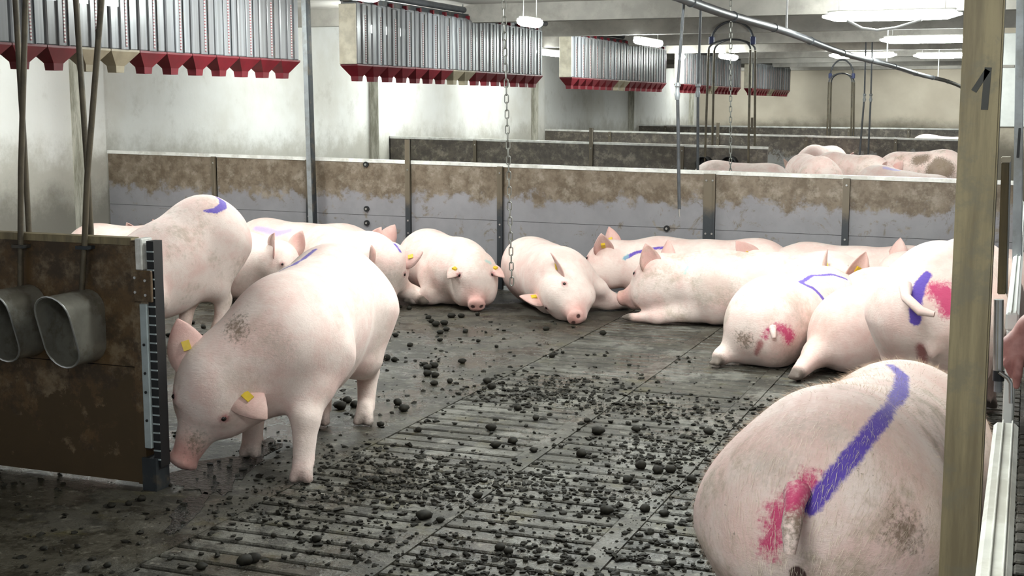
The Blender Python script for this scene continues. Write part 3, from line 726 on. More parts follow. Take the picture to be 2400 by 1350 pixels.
def make_pig(label, hip, sho, poll, snout, s=1.0, hs=1.1, up=(0, 0, 1), hup=(0, 0, 1), legs=(), feet=None, ears=None, earL=.2, h=.017,
             tail=None, marks=(), dl=.3, pink=.25, clip=True, neck=1.0, belly=0.0, tags=(), group='sows in the front pen', bristles=0, blen=.03, extra=(), earpink=.55, jowl=1.0, eb=.9):
    hip, sho, poll, snout = (np.array(v, float) for v in (hip, sho, poll, snout))
    base = np.array([(hip[0]+sho[0])/2, (hip[1]+sho[1])/2, 0]); tr = lambda p: np.array(p, float)-base
    hip, sho, poll, snout = tr(hip), tr(sho), tr(poll), tr(snout)
    f = unit(sho-hip); u = np.array(up, float); u = unit(u-f*(u@f)); l = np.cross(u, f); R = np.stack([f, l, u])
    mid = (hip+sho)/2; T = np.linalg.norm(sho-hip)
    pr = [('E', mid-u*.015*s, (T*.5+.18*s, .252*s, .262*s), R, .05),
          ('E', hip, (.285*s, .232*s, .268*s), R, .10), ('E', hip-f*.06*s-u*.05*s+l*.09*s, (.2*s, .13*s, .2*s), R, .08), ('E', hip-f*.06*s-u*.05*s-l*.09*s, (.2*s, .13*s, .2*s), R, .08),
          ('E', sho, (.27*s, .222*s, .255*s), R, .10),
          ('E', sho+l*.125*s-u*.04*s, (.13*s, .115*s, .2*s), R, .06), ('E', sho-l*.125*s-u*.04*s, (.13*s, .115*s, .2*s), R, .06)]
    if belly: pr.append(('E', mid-u*(.14*s+.0)-f*.05, (T*.5, .19*s, .17*s*(1+belly)), R, .10))
    hd = unit(snout-poll); hu = np.array(hup, float); hu = unit(hu-hd*(hu@hd)); hl = np.cross(hu, hd); RH = np.stack([hd, hl, hu])
    HL = np.linalg.norm(snout-poll); q = hs; qq = .45*hs+.6
    H = lambda a, b, c: poll+hd*a*HL/.36+hl*b*q+hu*c*q
    pr += [('C', sho+f*.08*s, poll-hd*.02, .215*s*neck, .135*q*neck, .09),
           ('E', H(.05, 0, -.0), (.12*q, .102*q, .115*q), RH, .06),
           ('C', H(.12, 0, -.03), H(.29, 0, -.05), .082*q, .052*qq, .05),
           ('C', H(.03, 0, -.085), H(.25, 0, -.095), .09*q, .038*qq, .05),
           ('E', H(.03, .065, -.06*jowl), (.12*q*jowl, .065*q*jowl, .09*q*jowl), RH, .05), ('E', H(.03, -.065, -.06*jowl), (.12*q*jowl, .065*q*jowl, .09*q*jowl), RH, .05),
           ('E', H(.11, .068, .05), (.035*q, .028*q, .025*q), RH, .03), ('E', H(.11, -.068, .05), (.035*q, .028*q, .025*q), RH, .03),
           ('E', H(.335, 0, -.047), (.026*qq, .06*qq, .053*qq), RH, .016)]
    feetpts = []
    if feet:
        for nm, ft in feet.items():
            if ft is None: continue
            sd = 1 if nm[0] == 'L' else -1; F_ = tr((ft[0], ft[1], 0)); z = np.array([0, 0, 1.0]); ff = unit(np.array([f[0], f[1], 0])); ll = np.array([-ff[1], ff[0], 0])
            if nm[1] == 'H':
                Tp = hip+l*sd*.13*s-u*.06*s-f*.03; stf = Tp*.5+F_*.5+z*.06*s+ff*.06*s; stf[2] = max(stf[2], .34*s); hk = F_+z*.25*s-ff*.06*s
                pr += [('C', Tp, stf, .175*s, .10*s, .10), ('C', stf, hk, .088*s, .053*s, .06), ('C', hk, F_+z*.08*s-ff*.02*s, .053*s, .041*s, .03)]
            else:
                Tp = sho+l*sd*.12*s-u*.1*s; kn = F_+z*.25*s; kn = kn*.8+(Tp*[1, 1, 0]+z*.25*s)*.2; el = Tp*.55+kn*.45
                pr += [('C', Tp, el, .15*s, .088*s, .09), ('C', el, kn, .084*s, .058*s, .05), ('C', kn, F_+z*.08*s, .056*s, .043*s, .03)]
            for e in (1, -1):
                pr += [('C', F_+z*.085*s, F_+ff*.04*s+ll*e*.026*s+z*.02, .038*s, .026*s, .012)]
                pr += [('C', F_+z*.09*s-ff*.025*s+ll*e*.024*s, F_-ff*.05*s+ll*e*.03*s+z*.05*s, .014*s, .008*s, .012)]
            feetpts.append(F_+z*.01)
    for lg in legs:
        ps = [tr(p) for p in lg[0]]; rs = lg[1]
        for a in range(len(ps)-1): pr.append(('C', ps[a], ps[a+1], rs[a], rs[a+1], .05 if a else .08))
        d = unit(ps[-1]-ps[-2]); sd = unit(np.cross(d, [0, 0, 1]))
        for e in (1, -1): pr.append(('C', ps[-1], ps[-1]+d*.05*s+sd*e*.02, rs[-1]*.8, rs[-1]*.5, .012))
        feetpts.append(ps[-1]+d*.05)
    for e in extra:
        if e[0] == 'E': pr.append(('E', tr(e[1]), e[2], R, e[3]))
        else: pr.append(('C', tr(e[1]), tr(e[2]), e[3], e[4], e[5]))
    if h < .02:
        for sd in (1, -1): pr.append(('S', H(.362, sd*.024, -.045), .013*qq, .0))
    D, lo = field(pr, h, .003 if clip else None)
    V, F = nets(D, lo, h); V = relax(V, F, 2, .5); nb = len(V)
    pinkv = np.full(len(V), pink*.5); Vs, Fs, pk = [V], [F], [pinkv]
    def app(v, f_, p):
        k = sum(len(a) for a in Vs); Vs.append(v); Fs.append(f_+k); pk.append(np.full(len(v), p))
    tagat = []
    ears = ears or [((-.15, .75, .65), (.85, .25, .2)), ((-.15, -.75, .65), (.85, -.25, .2))]
    for ei, er in enumerate(ears):
        if er is None: continue
        ed, ew = er[0], er[1]; sd = 1 if ei == 0 else -1
        b = H(-.005, sd*.085*eb, .07); wd_ = lambda v: hd*v[0]+hl*v[1]+hu*v[2]
        L_ = earL*(er[2] if len(er) > 2 else 1)
        g = ear_geo(b-wd_(ed)*.03, wd_(ed), wd_(ew)*(1 if sd > 0 else -1), L_*1.08, L_*.68*1.08, fold=(er[3] if len(er) > 3 else 0), bend=.18*(-1))
        app(g[0], g[1], earpink); tagat.append(g[2:])
    if tail is not None:
        ps = [tr(p) for p in tail]; v, f_ = tail_geo(ps, [.03*s]+[.021*s]*(len(ps)-2)+[.012*s]); app(v, f_, .15)
    V = np.concatenate(Vs); F = np.concatenate(Fs); pk = np.concatenate(pk)
    me = bpy.data.meshes.new('pig'); me.from_pydata(V.tolist(), [], F.tolist()); me.update()
    me.polygons.foreach_set('use_smooth', np.ones(len(me.polygons), bool))
    me.materials.append(M['pig'])
    # attributes: natural pink zones, hooves, spray marks found where they sit on the hide
    dsn = np.linalg.norm(V-(H(.31, 0, -.047)), axis=1); pk = np.maximum(pk, np.clip(1.0-dsn/(.14*q), 0, .8))
    at = {'pink': pk, 'dl': np.full(len(V), dl)}
    hf = np.full(len(V), 1.0)
    for p in feetpts: hf = np.minimum(hf, np.linalg.norm((V-p)*[1, 1, 1.25], axis=1)-.07)
    at['hoof'] = hf
    for k in ('dirt', 'grey', 'mag', 'sore', 'pur', 'fade', 'teal', 'hole'): at[k] = np.full(len(V), 1.0)
    for sd in (1, -1): at['hole'] = np.minimum(at['hole'], np.linalg.norm(V-H(.362, sd*.024, -.045), axis=1)-.012*q)
    bvh = BVHTree.FromPolygons(V[:nb].tolist(), Fs[0].tolist()); eyes = []
    def onhide(p, d):
        d = unit(d); r = bvh.ray_cast(Vector(p+d*.5), Vector(-d), .6); return np.array(r[0]) if r[0] is not None else None
    for sd in (1, -1):
        e = onhide(H(.115, 0, .012), hl*sd*.85+hu*.5+hd*.1)
        if e is not None and h < .03:
            eyes.append((e, unit(hl*sd*.85+hu*.5))); at['sore'] = np.minimum(at['sore'], np.linalg.norm((V-e), axis=1)-.013*q)
            at['hole'] = np.minimum(at['hole'], np.linalg.norm((V-e), axis=1)-.005*q)
        mp = [onhide(H(a, 0, c), hl*sd+hu*(-.1)) for a, c in ((.31, -.105), (.25, -.105), (.19, -.1), (.13, -.085))]
        for a, b in zip(mp[:-1], mp[1:]):
            if a is None or b is None: continue
            v = b-a; t_ = np.clip(((V-a)@v)/(v@v+1e-12), 0, 1); at['sore'] = np.minimum(at['sore'], np.linalg.norm(V-a-t_[:, None]*v, axis=1)+.006)
    mbvh = BVHTree.FromPolygons(V.tolist(), F.tolist()) if marks else None
    for mk in marks:
        kind, pxs, wds = mk; pts = []
        for x, y in pxs:
            r = mbvh.ray_cast(Vector(CAM-base), Vector(unit(ray(x, y))))
            if r[0] is not None: pts.append(np.array(r[0]))
        if not pts: continue
        ws = np.interp(np.linspace(0, 1, len(pts)), np.linspace(0, 1, len(wds)), wds)
        dd = np.full(len(V), 9.0)
        if len(pts) == 1: dd = np.linalg.norm(V-pts[0], axis=1)-ws[0]
        for a in range(len(pts)-1):
            v = pts[a+1]-pts[a]; t_ = np.clip(((V-pts[a])@v)/(v@v+1e-12), 0, 1)
            dd = np.minimum(dd, np.linalg.norm(V-pts[a]-t_[:, None]*v, axis=1)-(ws[a]+t_*(ws[a+1]-ws[a])))
        at[kind] = np.minimum(at[kind], dd)
    for k, v in at.items():
        a = me.attributes.new(k, 'FLOAT', 'POINT'); a.data.foreach_set('value', v.astype(np.float32))
    o = link('sow', me); o.location = tuple(base); tag(o, label, 'pig', group)
    if h < .021:
        for e0_, en in eyes:
            e = MB(); bm = bmesh.new(); bmesh.ops.create_icosphere(bm, subdivisions=2, radius=.0095*q)
            e.add([np.array(v.co)+e0_-en*.0045*q for v in bm.verts], [[v.index for v in f_.verts] for f_ in bm.faces]); bm.free(); e.sm = True; e.build('eye', M['eye'], o)
    for i in tags:
        if i < len(tagat):
            mid_, d, wv, n = tagat[i]; c = mid_+n*.006; vs = []
            for sn in (-.020, .010):
                for a, b in ((-1, -1), (1, -1), (1, 1), (-1, 1)): vs.append(c+wv*a*.017+d*b*.021+n*sn)
            MB().add(vs, [(3, 2, 1, 0), (4, 5, 6, 7), (0, 1, 5, 4), (1, 2, 6, 5), (2, 3, 7, 6), (3, 0, 4, 7)]).build('ear_tag', M['yellow'], o)
    if bristles:
        me.calc_loop_triangles(); nv = np.zeros(len(V)*3); me.vertices.foreach_get('normal', nv); nv = nv.reshape(-1, 3)
        pick = rng.integers(0, nb, bristles*2); pick = pick[(V[pick, 2] > .2)][:bristles]
        P = V[pick]+rng.normal(size=(len(pick), 3))*h*.35; N_ = nv[pick]
        flow = -f*1.0+np.array([0, 0, -.55]); tg = flow-N_*(N_@flow)[:, None]; tg /= np.linalg.norm(tg, axis=1)[:, None]+1e-6
        dr = tg+N_*.3+rng.normal(size=P.shape)*.16; dr /= np.linalg.norm(dr, axis=1)[:, None]
        ln = blen*(.5+rng.random(len(P)))[:, None]; sdv = np.cross(dr, N_); sdv /= np.linalg.norm(sdv, axis=1)[:, None]+1e-9
        P = P-N_*h*.3; wv = .0004
        vs = np.stack([P-sdv*wv, P+sdv*wv, P+dr*ln], 1).reshape(-1, 3); fs = np.arange(len(vs)).reshape(-1, 3)
        bm_ = bpy.data.meshes.new('bristles'); bm_.from_pydata(vs.tolist(), [], fs.tolist()); b = link('bristles', bm_, o, M['lash']); b['kind'] = 'stuff'
    return o
UPE = [((-.1, .45, .9), (.9, .3, .1)), ((-.1, -.45, .9), (.9, -.3, .1))]
DRP = [((.6, .65, .15), (.6, -.7, .1), .85, .5), ((.6, -.65, .15), (.6, .7, .1), .85, .5)]
make_pig('standing sow in front with lowered head, snout sniffing the wet floor', (-3.2, 5.75, .64), (-3.02, 5.02, .60), (-3.205, 4.74, .435), (-3.31, 4.56, .085), s=1.06, hs=1.34, jowl=1.12, hup=(.3, -.8, .35), extra=[('C', (-3.04, 4.95, .42), (-3.17, 4.76, .34), .17, .12, .1)],
  feet=dict(LH=(-3.07, 5.83), RH=(-3.27, 5.74), LF=(-2.84, 4.82), RF=(-3.27, 5.1)), belly=.4, h=.0125, dl=.35, pink=.35,
  ears=[((.3, .95, .0), (.9, -.3, .3), 1.0, .2), ((-.72, -.68, .1), (.6, -.7, .2), 1.05)], tags=(0, 1), eb=.86, bristles=9000, blen=.013,
  marks=[('pur', [(747, 568), (738, 585), (715, 603), (690, 620), (655, 636)], (.012, .018, .005)), ('dirt', [(550, 760), (558, 775)], (.02,)), ('grey', [(660, 820), (640, 800)], (.02,)),
   ('grey', [(470, 1010), (480, 1040)], (.01,)), ('dirt', [(455, 1030), (460, 1050)], (.004,))])
make_pig('standing sow behind the brown partition with a purple hook on her raised rump', (-5.31, 7.72, .70), (-5.44, 6.98, .44), (-5.52, 6.62, .34), (-5.6, 6.4, .1), s=1.08,
  feet=dict(LH=(-5.17, 7.66), RH=(-5.36, 7.52), LF=(-5.3, 6.95), RF=(-5.58, 6.95)), belly=.3, h=.018, dl=.7, pink=.4,
  marks=[('pur', [(508, 462), (522, 472), (522, 484), (505, 494), (478, 495)], (.012, .03, .026, .008))])
make_pig('sow lying farthest left, only her pale back showing over the brown partition', (-7.85, 9.75, .27), (-7.3, 9.9, .27), (-6.95, 9.9, .3), (-6.7, 9.85, .15), h=.024, s=1.02)
make_pig('sow lying by the wall behind the sow with the purple hook', (-6.75, 10.15, .29), (-7.35, 10.3, .27), (-7.7, 10.3, .3), (-8.0, 10.3, .15), h=.024, s=1.05)
make_pig('long white sow lying along the partition with faded purple marks on her back', (-6.35, 10.2, .31), (-5.6, 10.25, .29), (-5.27, 10.25, .33), (-4.98, 10.25, .16), s=1.1, h=.02, ears=UPE, dl=.1,
  marks=[('fade', [(600, 535), (625, 540), (650, 547), (680, 540)], (.02, .03, .02))])
make_pig('sow lying between the two standing sows, shaded shoulder and one dark ear showing', (-6.55, 9.3, .29), (-6.0, 9.3, .30), (-5.62, 9.25, .36), (-5.3, 9.1, .15), s=1.05, h=.02, ears=UPE, dl=.3, pink=.4)
make_pig('sow resting with hanging head and tagged ear beside the rump of the front sow', (-5.6, 9.95, .30), (-5.0, 9.58, .31), (-4.72, 9.38, .34), (-4.62, 9.22, .06), s=1.06, hs=1.3, jowl=1.05, hup=(.5, -.6, .6), h=.018, tags=(0,),
  ears=[((.0, .85, .5), (.8, .2, .2)), ((-.1, -.6, .8), (.8, -.3, .2))], dl=.4,
  legs=[([(-4.75, 9.5, .18), (-4.6, 9.62, .08), (-4.5, 9.55, .05)], (.09, .06, .045))], marks=[('pur', [(925, 572), (938, 590)], (.012, .01)), ('grey', [(930, 650), (935, 690)], (.04,))])
make_pig('sow lying with head low towards the camera, drooping ears over her eyes', (-4.75, 10.2, .28), (-4.28, 9.78, .27), (-4.07, 9.6, .27), (-3.94, 9.37, .10), s=1.05, hs=1.42, jowl=1.1, hup=(0, 0, 1), h=.0165, ears=DRP, tags=(0, 1), dl=.35,
  legs=[([(-4.5, 9.72, .2), (-4.44, 9.6, .08), (-4.60, 9.58, .045)], (.1, .06, .045))], marks=[('grey', [(1060, 650), (1050, 690)], (.05,)), ('teal', [(1140, 612), (1150, 616)], (.012,))])
make_pig('sow asleep on her side, cheek on the floor and foreleg stretched out', (-3.75, 10.1, .27), (-3.36, 9.6, .26), (-3.24, 9.36, .20), (-3.09, 9.08, .07), s=1.05, hs=1.36, jowl=1.1, up=(-.6, -.2, .75), hup=(-.75, -.35, .55), h=.0165, tags=(0, 1), dl=.15,
  ears=[((-.25, .7, .6), (.8, .3, .2)), ((.1, -.55, .75), (.85, -.3, .3))],
  legs=[([(-3.2, 9.6, .3), (-3.07, 9.72, .2), (-2.98, 9.85, .08), (-2.93, 9.9, .05)], (.095, .058, .042, .036)), ([(-3.25, 9.7, .12), (-3.05, 9.85, .08), (-2.9, 10.05, .05)], (.09, .06, .045))],
  marks=[])
make_pig('sow lying along the partition with raised head and a purple line over her shoulder', (-1.95, 10.3, .29), (-2.72, 10.28, .29), (-3.12, 10.2, .35), (-3.52, 10.2, .22), s=1.05, hs=1.28, jowl=1.08, h=.018, ears=[((-.3, .75, .6), (.8, .3, .2)), ((-.1, -.55, .85), (.85, -.3, .2))], tags=(0, 1), dl=.12,
  marks=[('pur', [(1465, 605), (1490, 592), (1530, 583), (1560, 580)], (.014, .012)), ('teal', [(1463, 606), (1470, 600)], (.014,)), ('fade', [(1685, 592), (1730, 600), (1775, 607)], (.012, .02))])
make_pig('sow lying in front of the sleepers with head up, facing left in profile', (-1.3, 9.62, .28), (-2.1, 9.55, .28), (-2.52, 9.5, .325), (-2.87, 9.56, .205), s=1.07, hs=1.38, jowl=1.1, h=.0155, ears=[((-.35, .55, .8), (.7, .6, .1)), ((-.3, -.6, .7), (.8, -.3, .2))], dl=.8, tags=(),
  legs=[([(-2.25, 9.4, .1), (-2.5, 9.36, .05), (-2.72, 9.4, .035)], (.07, .045, .032))], marks=[('teal', [(1605, 640), (1612, 625)], (.01,)), ('grey', [(1650, 660), (1700, 670), (1650, 690)], (.07,))])
make_pig('sow lying at the back whose single pink ear stands up beside the black post', (-.8, 10.32, .28), (-1.55, 10.3, .29), (-1.93, 10.22, .31), (-2.25, 10.18, .16), s=1.03, h=.02, ears=[((.1, .3, .95), (.8, .5, .1), 1.15), None], tags=(0,), dl=.08)
make_pig('sow lying with her rump to the camera, magenta tail blotch, purple back lines', (-1.46, 8.17, .27), (-1.25, 8.86, .27), (-1.2, 9.25, .33), (-1.08, 9.58, .15), s=1.06, h=.0145, ears=[((-.2, .4, .9), (.8, .4, .1), 1.1), ((-.2, -.5, .85), (.8, -.4, .1), 1.15)], dl=.6, pink=.3, tags=(0, 1),
  tail=[(-1.40, 7.92, .28), (-1.385, 7.86, .27), (-1.375, 7.85, .22)],
  legs=[([(-1.62, 8.1, .12), (-1.72, 7.98, .06), (-1.73, 7.93, .045)], (.08, .045, .035))],
  marks=[('pur', [(1985, 655), (1950, 643), (1905, 645), (1875, 662), (1905, 675), (1925, 695), (1940, 718)], (.008, .012, .016, .012)), ('mag', [(1825, 768), (1845, 780), (1850, 790)], (.02, .035)), ('mag', [(1792, 790), (1800, 775), (1820, 768)], (.006, .012)),
   ('dirt', [(1735, 790), (1745, 805), (1750, 795)], (.012, .02)), ('sore', [(1782, 805), (1772, 830)], (.018, .01)), ('grey', [(1865, 725), (1870, 735)], (.02,))])
make_pig('pinkish sow lying beside the rump with the magenta blotch, wrinkled leg stretched forward', (-.93, 8.12, .26), (-.5, 8.62, .26), (-.3, 8.95, .3), (-.2, 9.2, .15), s=.98, h=.017, dl=.3, pink=.75,
  legs=[([(-1.02, 8.05, .2), (-1.13, 7.9, .13), (-1.2, 7.68, .05)], (.14, .075, .045))])
make_pig('sow rump with two magenta dashes, wedged behind the standing sow at right', (-.93, 9.0, .27), (-.55, 9.4, .28), (-.35, 9.7, .3), (-.3, 9.95, .15), s=.98, h=.018, dl=.5, pink=.5,
  marks=[('mag', [(2035, 694), (2043, 712)], (.012, .018)), ('mag', [(2052, 680), (2068, 700)], (.008, .012))])
make_pig('sow lying at the far right with a flattened tagged ear, head turned left', (-.1, 10.25, .29), (-.6, 10.15, .32), (-.85, 10.05, .38), (-1.09, 9.95, .28), s=1.0, h=.018, ears=[((-.1, .95, .25), (.9, .1, .2)), ((-.7, -.5, .5), (.6, -.6, .2))], tags=(0,), dl=.1)
make_pig('standing sow seen from behind next to the gate post, bold purple stripe and pink smear', (-.37, 6.5, .68), (-.28, 7.25, .64), (-.22, 7.65, .6), (-.2, 7.95, .4), s=1.08, h=.0145, dl=.3, pink=.45,
  feet=dict(LH=(-.5, 6.42), RH=(-.25, 6.45), LF=(-.42, 7.3), RF=(-.15, 7.3)),
  tail=[(-.50, 6.24, .78), (-.49, 6.16, .74), (-.42, 6.1, .69), (-.36, 6.09, .68)], extra=[('E', (-.37, 6.23, .52), (.035, .03, .07), .03)],
  marks=[('pur', [(2172, 645), (2155, 670), (2147, 700), (2145, 750)], (.02, .03, .026)), ('mag', [(2190, 680), (2215, 690), (2235, 715)], (.03, .06)), ('sore', [(2160, 815), (2165, 860)], (.022, .016))])
make_pig('nearest sow, seen from behind at lower right, purple stripe down to her tail', (-.425, 3.3, .61), (-.33, 4.05, .555), (-.5, 4.42, .46), (-.72, 4.6, .25), s=1.1, h=.011, dl=1.0, pink=.45, bristles=42000, blen=.03,
  feet=dict(LH=(-.6, 3.25), RH=(-.28, 3.25), LF=(-.5, 4.15), RF=(-.18, 4.15)), ears=[((-.4, .85, .3), (.7, .5, .1)), ((-.3, -.7, .5), (.8, -.3, .1))],
  tail=[(-.462, 3.0, .715), (-.458, 2.94, .70), (-.457, 2.90, .665), (-.457, 2.885, .605)],
  marks=[('pur', [(2085, 855), (2115, 880), (2110, 920), (2065, 985), (2000, 1065), (1930, 1150), (1900, 1190)], (.008, .022, .02, .022, .018)),
   ('mag', [(1900, 1130), (1860, 1160), (1830, 1210), (1800, 1290)], (.02, .035, .03, .012)), ('grey', [(1800, 1090), (1830, 1100)], (.02,)), ('grey', [(1860, 1000), (1950, 1005)], (.012,)), ('dirt', [(2115, 1235), (2125, 1250)], (.02,)), ('dirt', [(1872, 1190), (1868, 1250)], (.02,)), ('hole', [(1870, 1345), (1870, 1352)], (.02,))])
# the sows standing beyond the long partition
FG = 'sows beyond the long partition'
def far(label, hip, sho, poll, snout, s=1.0, h=.03, **k):
    hx, sx = np.array(hip), np.array(sho); f = unit(sx-hx); l = np.array([-f[1], f[0]])*.13
    ft = dict(LH=tuple(hx[:2]+l), RH=tuple(hx[:2]-l), LF=tuple(sx[:2]+l), RF=tuple(sx[:2]-l))
    return make_pig(label, hip, sho, poll, snout, s=s, h=h, feet=ft, group=FG, **k)
far('pale sow beyond the long partition, left of her group, upright ear at her right end', (-3.6, 16.1, .67), (-2.95, 16.1, .65), (-2.62, 16.1, .55), (-2.3, 16.05, .35), ears=[((-.2, .3, .95), (.9, .2, .1)), ((-.2, -.4, .9), (.9, -.2, .1))])
far('grey-pink sow beyond the partition with rounded rump, right of the lone ear', (-2.72, 18.9, .62), (-3.05, 19.5, .64), (-3.2, 19.9, .6), (-3.3, 20.2, .4), s=1.04, dl=.8, pink=.5)
far('sow whose white back just rises behind the grey-pink ones', (-3.3, 22.1, .68), (-3.1, 22.7, .66), (-3.0, 23.0, .6), (-2.95, 23.15, .5), s=1.06)
far('grey-pink sow facing right with a dark ear, in the middle of the far group', (-2.75, 20.2, .64), (-2.15, 19.9, .62), (-1.9, 19.75, .6), (-1.7, 19.55, .35), s=1.04, dl=.7, pink=.5, ears=UPE)
far('dung-smeared sow at the right of the far group, tail towards the gate post', (-1.15, 20.2, .68), (-1.8, 20.4, .64), (-2.12, 20.5, .6), (-2.4, 20.5, .4), s=1.1, dl=1.0, pink=.4, ears=UPE,
  tail=[(-.87, 20.2, .82), (-.78, 20.2, .8), (-.68, 20.2, .9)], marks=[('dirt', [(2200, 385), (2215, 395), (2190, 400)], (.12, .15)), ('dirt', [(2150, 375), (2165, 372)], (.08,))])
far('white sow right behind the partition with a faint purple line, below the smeared one', (-1.65, 16.1, .64), (-1.0, 15.8, .56), (-.65, 15.7, .5), (-.4, 15.6, .3), s=1.02, marks=[('fade', [(2075, 393), (2105, 399)], (.03,))])
far('sow back peeping over the third partition near the gate post', (-1.7, 24.2, .84), (-1.1, 24.3, .8), (-.8, 24.3, .7), (-.5, 24.3, .5), s=1.0)

# ------------------------------------------------------------------ the hand on the gate
def hand():
    Y = 3.62; o0 = np.array(pt(2390, 830, Y)); P = lambda x, y, dy=0.0: np.array(pt(x, y, Y+dy))-o0
    pr = [('C', P(2560, 640), P(2420, 770), .045, .032, .02), ('C', P(2420, 770), P(2385, 815), .034, .036, .03), ('E', P(2385, 825), (.045, .03, .04), I3, .03)]
    for k, (dx, L) in enumerate(((0, 1), (9, 1.05), (18, 1.0), (27, .85))):
        dy = -.03+.018*k
        pr += [('C', P(2372+dx*.3, 835, dy), P(2360+dx*.4, 850+2*k, dy), .0125, .0115, .006), ('C', P(2360+dx*.4, 850+2*k, dy), P(2372+dx*.5, 872+8*L, dy), .011, .009, .004)]
    pr += [('C', P(2388, 845, -.04), P(2384, 880, -.045), .0135, .012, .008), ('C', P(2384, 880, -.045), P(2382, 905, -.04), .0118, .009, .004)]
    D, lo = field(pr, .0045); V, F = nets(D, lo, .0045); V = relax(V, F, 1, .4)
    me = bpy.data.meshes.new('hand'); me.from_pydata(V.tolist(), [], F.tolist()); me.polygons.foreach_set('use_smooth', np.ones(len(me.polygons), bool)); me.materials.append(M['hand'])
    o = link('person', me); o.location = tuple(o0); tag(o, 'bare hand and forearm of a person resting on the white gate at the right edge', 'person')
hand()

# ------------------------------------------------------------------ dung
def lump_mesh(sub, seed):
    r = np.random.default_rng(seed); bm = bmesh.new(); bmesh.ops.create_icosphere(bm, subdivisions=sub, radius=1)
    V = np.array([v.co for v in bm.verts]); F = [[v.index for v in f.verts] for f in bm.faces]; bm.free()
    d = np.ones(len(V))
    for _ in range(7):
        c = unit(r.normal(size=3)); d += .28*np.exp(-((V-c)**2).sum(1)/.25)*(r.random()-.3)
    d += r.normal(size=len(V))*.1; return V*d[:, None]*[1, 1, .72], F
lms = []
for k in range(6):
    V, F = lump_mesh(2, k); me = bpy.data.meshes.new('dung_lump'); me.from_pydata(V.tolist(), [], F); me.polygons.foreach_set('use_smooth', [True]*len(F)); me.materials.append(M['dung']); lms.append(me)
solid = [(1057, 745, 9), (1080, 745, 9), (1118, 740, 7), (1003, 748, 7), (1020, 765, 10), (1040, 762, 10), (1010, 757, 8), (1045, 776, 8), (1030, 783, 8), (1090, 780, 7), (1180, 720, 0), (1278, 775, 8), (1412, 785, 9),
  (958, 726, 7), (937, 722, 6), (1293, 838, 9), (1318, 828, 5), (905, 798, 10), (925, 790, 8), (960, 812, 7), (1082, 852, 10), (1000, 866, 10), (1015, 862, 11), (1000, 882, 12), (1018, 885, 11), (1053, 898, 9), (1016, 903, 9), (995, 858, 8),
  (905, 845, 11), (923, 848, 9), (1120, 802, 6), (1163, 815, 6), (1030, 800, 7), (795, 960, 16), (830, 955, 12), (812, 945, 12), (930, 950, 12), (945, 965, 14), (980, 1012, 9), (890, 1000, 10),
  (1150, 912, 12), (1140, 900, 12), (1212, 962, 10), (1255, 985, 10), (1150, 1010, 14), (1400, 1018, 15), (1375, 990, 8), (1490, 1012, 11), (1660, 1018, 12), (1690, 1072, 11), (1730, 1080, 9), (1710, 1095, 10), (1250, 1060, 10), (1200, 1040, 12),
  (990, 1218, 17), (1030, 1225, 11), (1118, 1168, 12), (1160, 1050, 13), (1360, 1070, 14), (1500, 1100, 16), (1540, 1110, 15), (1570, 1108, 14), (1620, 1130, 12), (1470, 1130, 12), (1510, 1200, 14), (1420, 1205, 16), (1570, 1240, 11), (1555, 1210, 12),
  (1170, 1290, 13), (1190, 1300, 13), (1385, 1315, 10), (1575, 1325, 10), (740, 1270, 12), (570, 1325, 18), (590, 1318, 16), (880, 1130, 9), (640, 1260, 8), (1700, 1155, 8), (470, 1335, 12), (300, 1185, 9), (330, 1175, 10), (260, 1190, 9), (100, 1290, 8), (180, 1285, 7), (250, 1330, 9), (200, 1340, 10), (680, 1190, 8), (910, 1180, 10),
  (405, 735, 7), (447, 760, 8), (430, 775, 8), (470, 795, 9), (455, 720, 6), (395, 790, 8), (475, 770, 7)]
def zone(x, y):
    if y < 800 and x < 500: return 'dung lump on the floor under the sow with the purple hook'
    if y < 800: return 'round dung lump on the bare floor in front of the sleeping sows'
    if x < 860 and y < 980: return 'wet dung lump between the hind feet of the front sow'
    if y < 910: return 'round dung lump on the bare floor right of the front sow'
    if x < 420: return 'dung lump on the dark floor below the brown partition'
    if x > 1600: return 'dung lump on the slats beside the nearest sow'
    if y > 1160 and x < 900: return 'dung lump on the slats below the forefoot of the front sow'
    if y > 1160: return 'dung lump on the slats at the lower middle of the picture'
    return 'dung lump on the slats in the middle of the floor'
for x, y, r in solid:
    if r == 0: continue
    p = onz(x, y); o = link('dung_lump', lms[random.randrange(6)]); sc0 = r/FPX*np.linalg.norm(p-CAM)*.92
    o.scale = (sc0*random.uniform(.85, 1.25), sc0*random.uniform(.85, 1.2), sc0); o.rotation_euler = (0, 0, random.uniform(0, 6.28))
    o.location = (float(p[0]), float(p[1])+sc0*.4, sc0*.62); tag(o, zone(x, y), 'dung', 'dung lumps scattered on the floor')
VV, FF = [], []; n0 = 0
base = [lump_mesh(1, 20+k) for k in range(5)]
cl = rng.uniform([-2.9, 3.6], [-.7, 7.2], (46, 2))
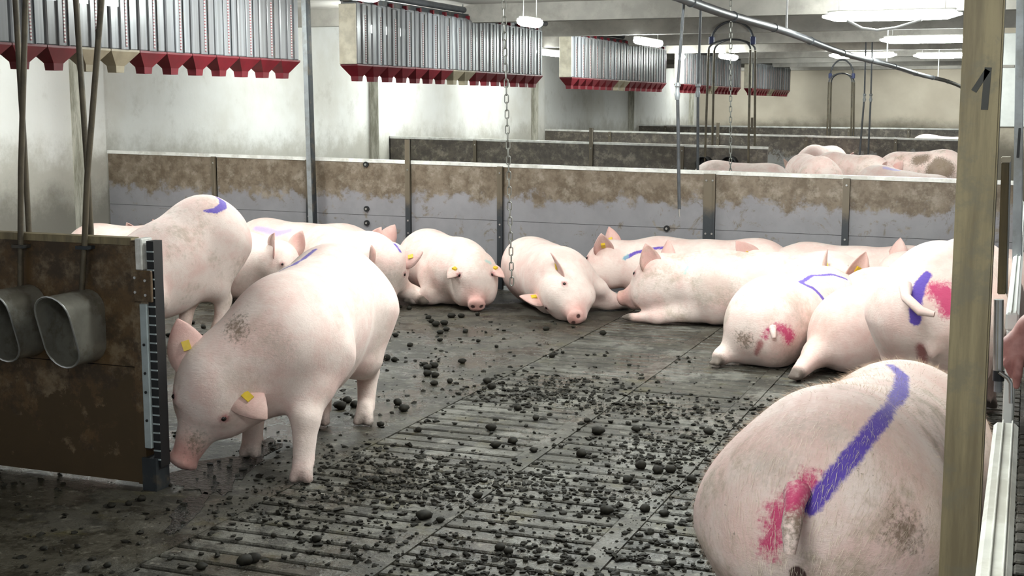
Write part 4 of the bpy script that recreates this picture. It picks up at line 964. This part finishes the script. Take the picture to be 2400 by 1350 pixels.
for k in range(9500):
    if k < 6600:
        c = cl[rng.integers(len(cl))]; p = c+rng.normal(size=2)*[.26, .15]
    elif k < 8200: p = rng.uniform([-2.85, 3.5], [-.3, 8.2])
    else: p = rng.uniform([-4.6, 3.5], [-2.8, 9.2])
    if p[0] > XR-.1 or p[1] < 3.4 or (k >= 6600 and rng.random() < (p[1]-3.4)/9): continue
    s_ = abs(rng.normal())**1.5*.005+.0018; s_ = min(s_, .0125)
    V, F = base[rng.integers(5)]; a = rng.uniform(0, 6.28); ca, sa = math.cos(a), math.sin(a)
    Q = V*[s_*rng.uniform(.9, 1.6), s_, s_*.85]*(1+rng.normal(size=(len(V), 1))*.3); Q = np.stack([Q[:, 0]*ca-Q[:, 1]*sa+p[0], Q[:, 0]*sa+Q[:, 1]*ca+p[1], Q[:, 2]+s_*.3], 1)
    VV.append(Q); FF += [[i+n0 for i in f] for f in F]; n0 += len(Q)
me = bpy.data.meshes.new('dung_crumbs'); me.from_pydata(np.concatenate(VV).tolist(), [], FF)
tag(link('dung_crumbs', me, None, M['dung']), 'trampled crumbs of dung spread over the slatted floor', 'dung', kind='stuff')

# ------------------------------------------------------------------ wet trail
def puddle(name, pxs, label, seed):
    P = [onz(x, y) for x, y in pxs]; c = np.mean(P, 0); r = np.random.default_rng(seed); vs = []
    n = len(P)
    for k in range(n):
        for j in range(6):
            q = P[k]+(P[(k+1) % n]-P[k])*j/6; q = q+(q-c)*r.normal()*.10; vs.append(q-c)
    vs = [(v[0], v[1], .0035) for v in vs]; m_ = len(vs)
    me = bpy.data.meshes.new(name); me.from_pydata(vs+[(x*1.02, y*1.02, 0) for x, y, z in vs], [], [tuple(range(m_))]+[(k, k+m_, (k+1) % m_+m_, (k+1) % m_) for k in range(m_)])
    bm = bmesh.new(); bm.from_mesh(me); bmesh.ops.recalc_face_normals(bm, faces=bm.faces[:]); bm.to_mesh(me); bm.free()
    o = link(name, me, None, M['water']); o.location = (c[0], c[1], 0); return tag(o, label, 'puddle', 'puddles on the floor')
t = NT('dung_water'); t.col(rgb('#1b1a16')); t.rough(.09)
t.bump(t.math('ADD', t.noise(55, 4, .6), t.math('MULTIPLY', t.noise(14, 3), .8)), 1.0, .03); M['water'] = t.m
puddle('puddle', [(385, 1120), (450, 1085), (560, 1070), (640, 1020), (650, 1060), (560, 1120), (520, 1165), (430, 1150)], 'dark puddle under the snout of the front sow', 1)
puddle('puddle', [(440, 1165), (490, 1160), (470, 1200), (420, 1245), (390, 1255), (400, 1210)], 'glinting wet trail below the snout of the front sow', 2)
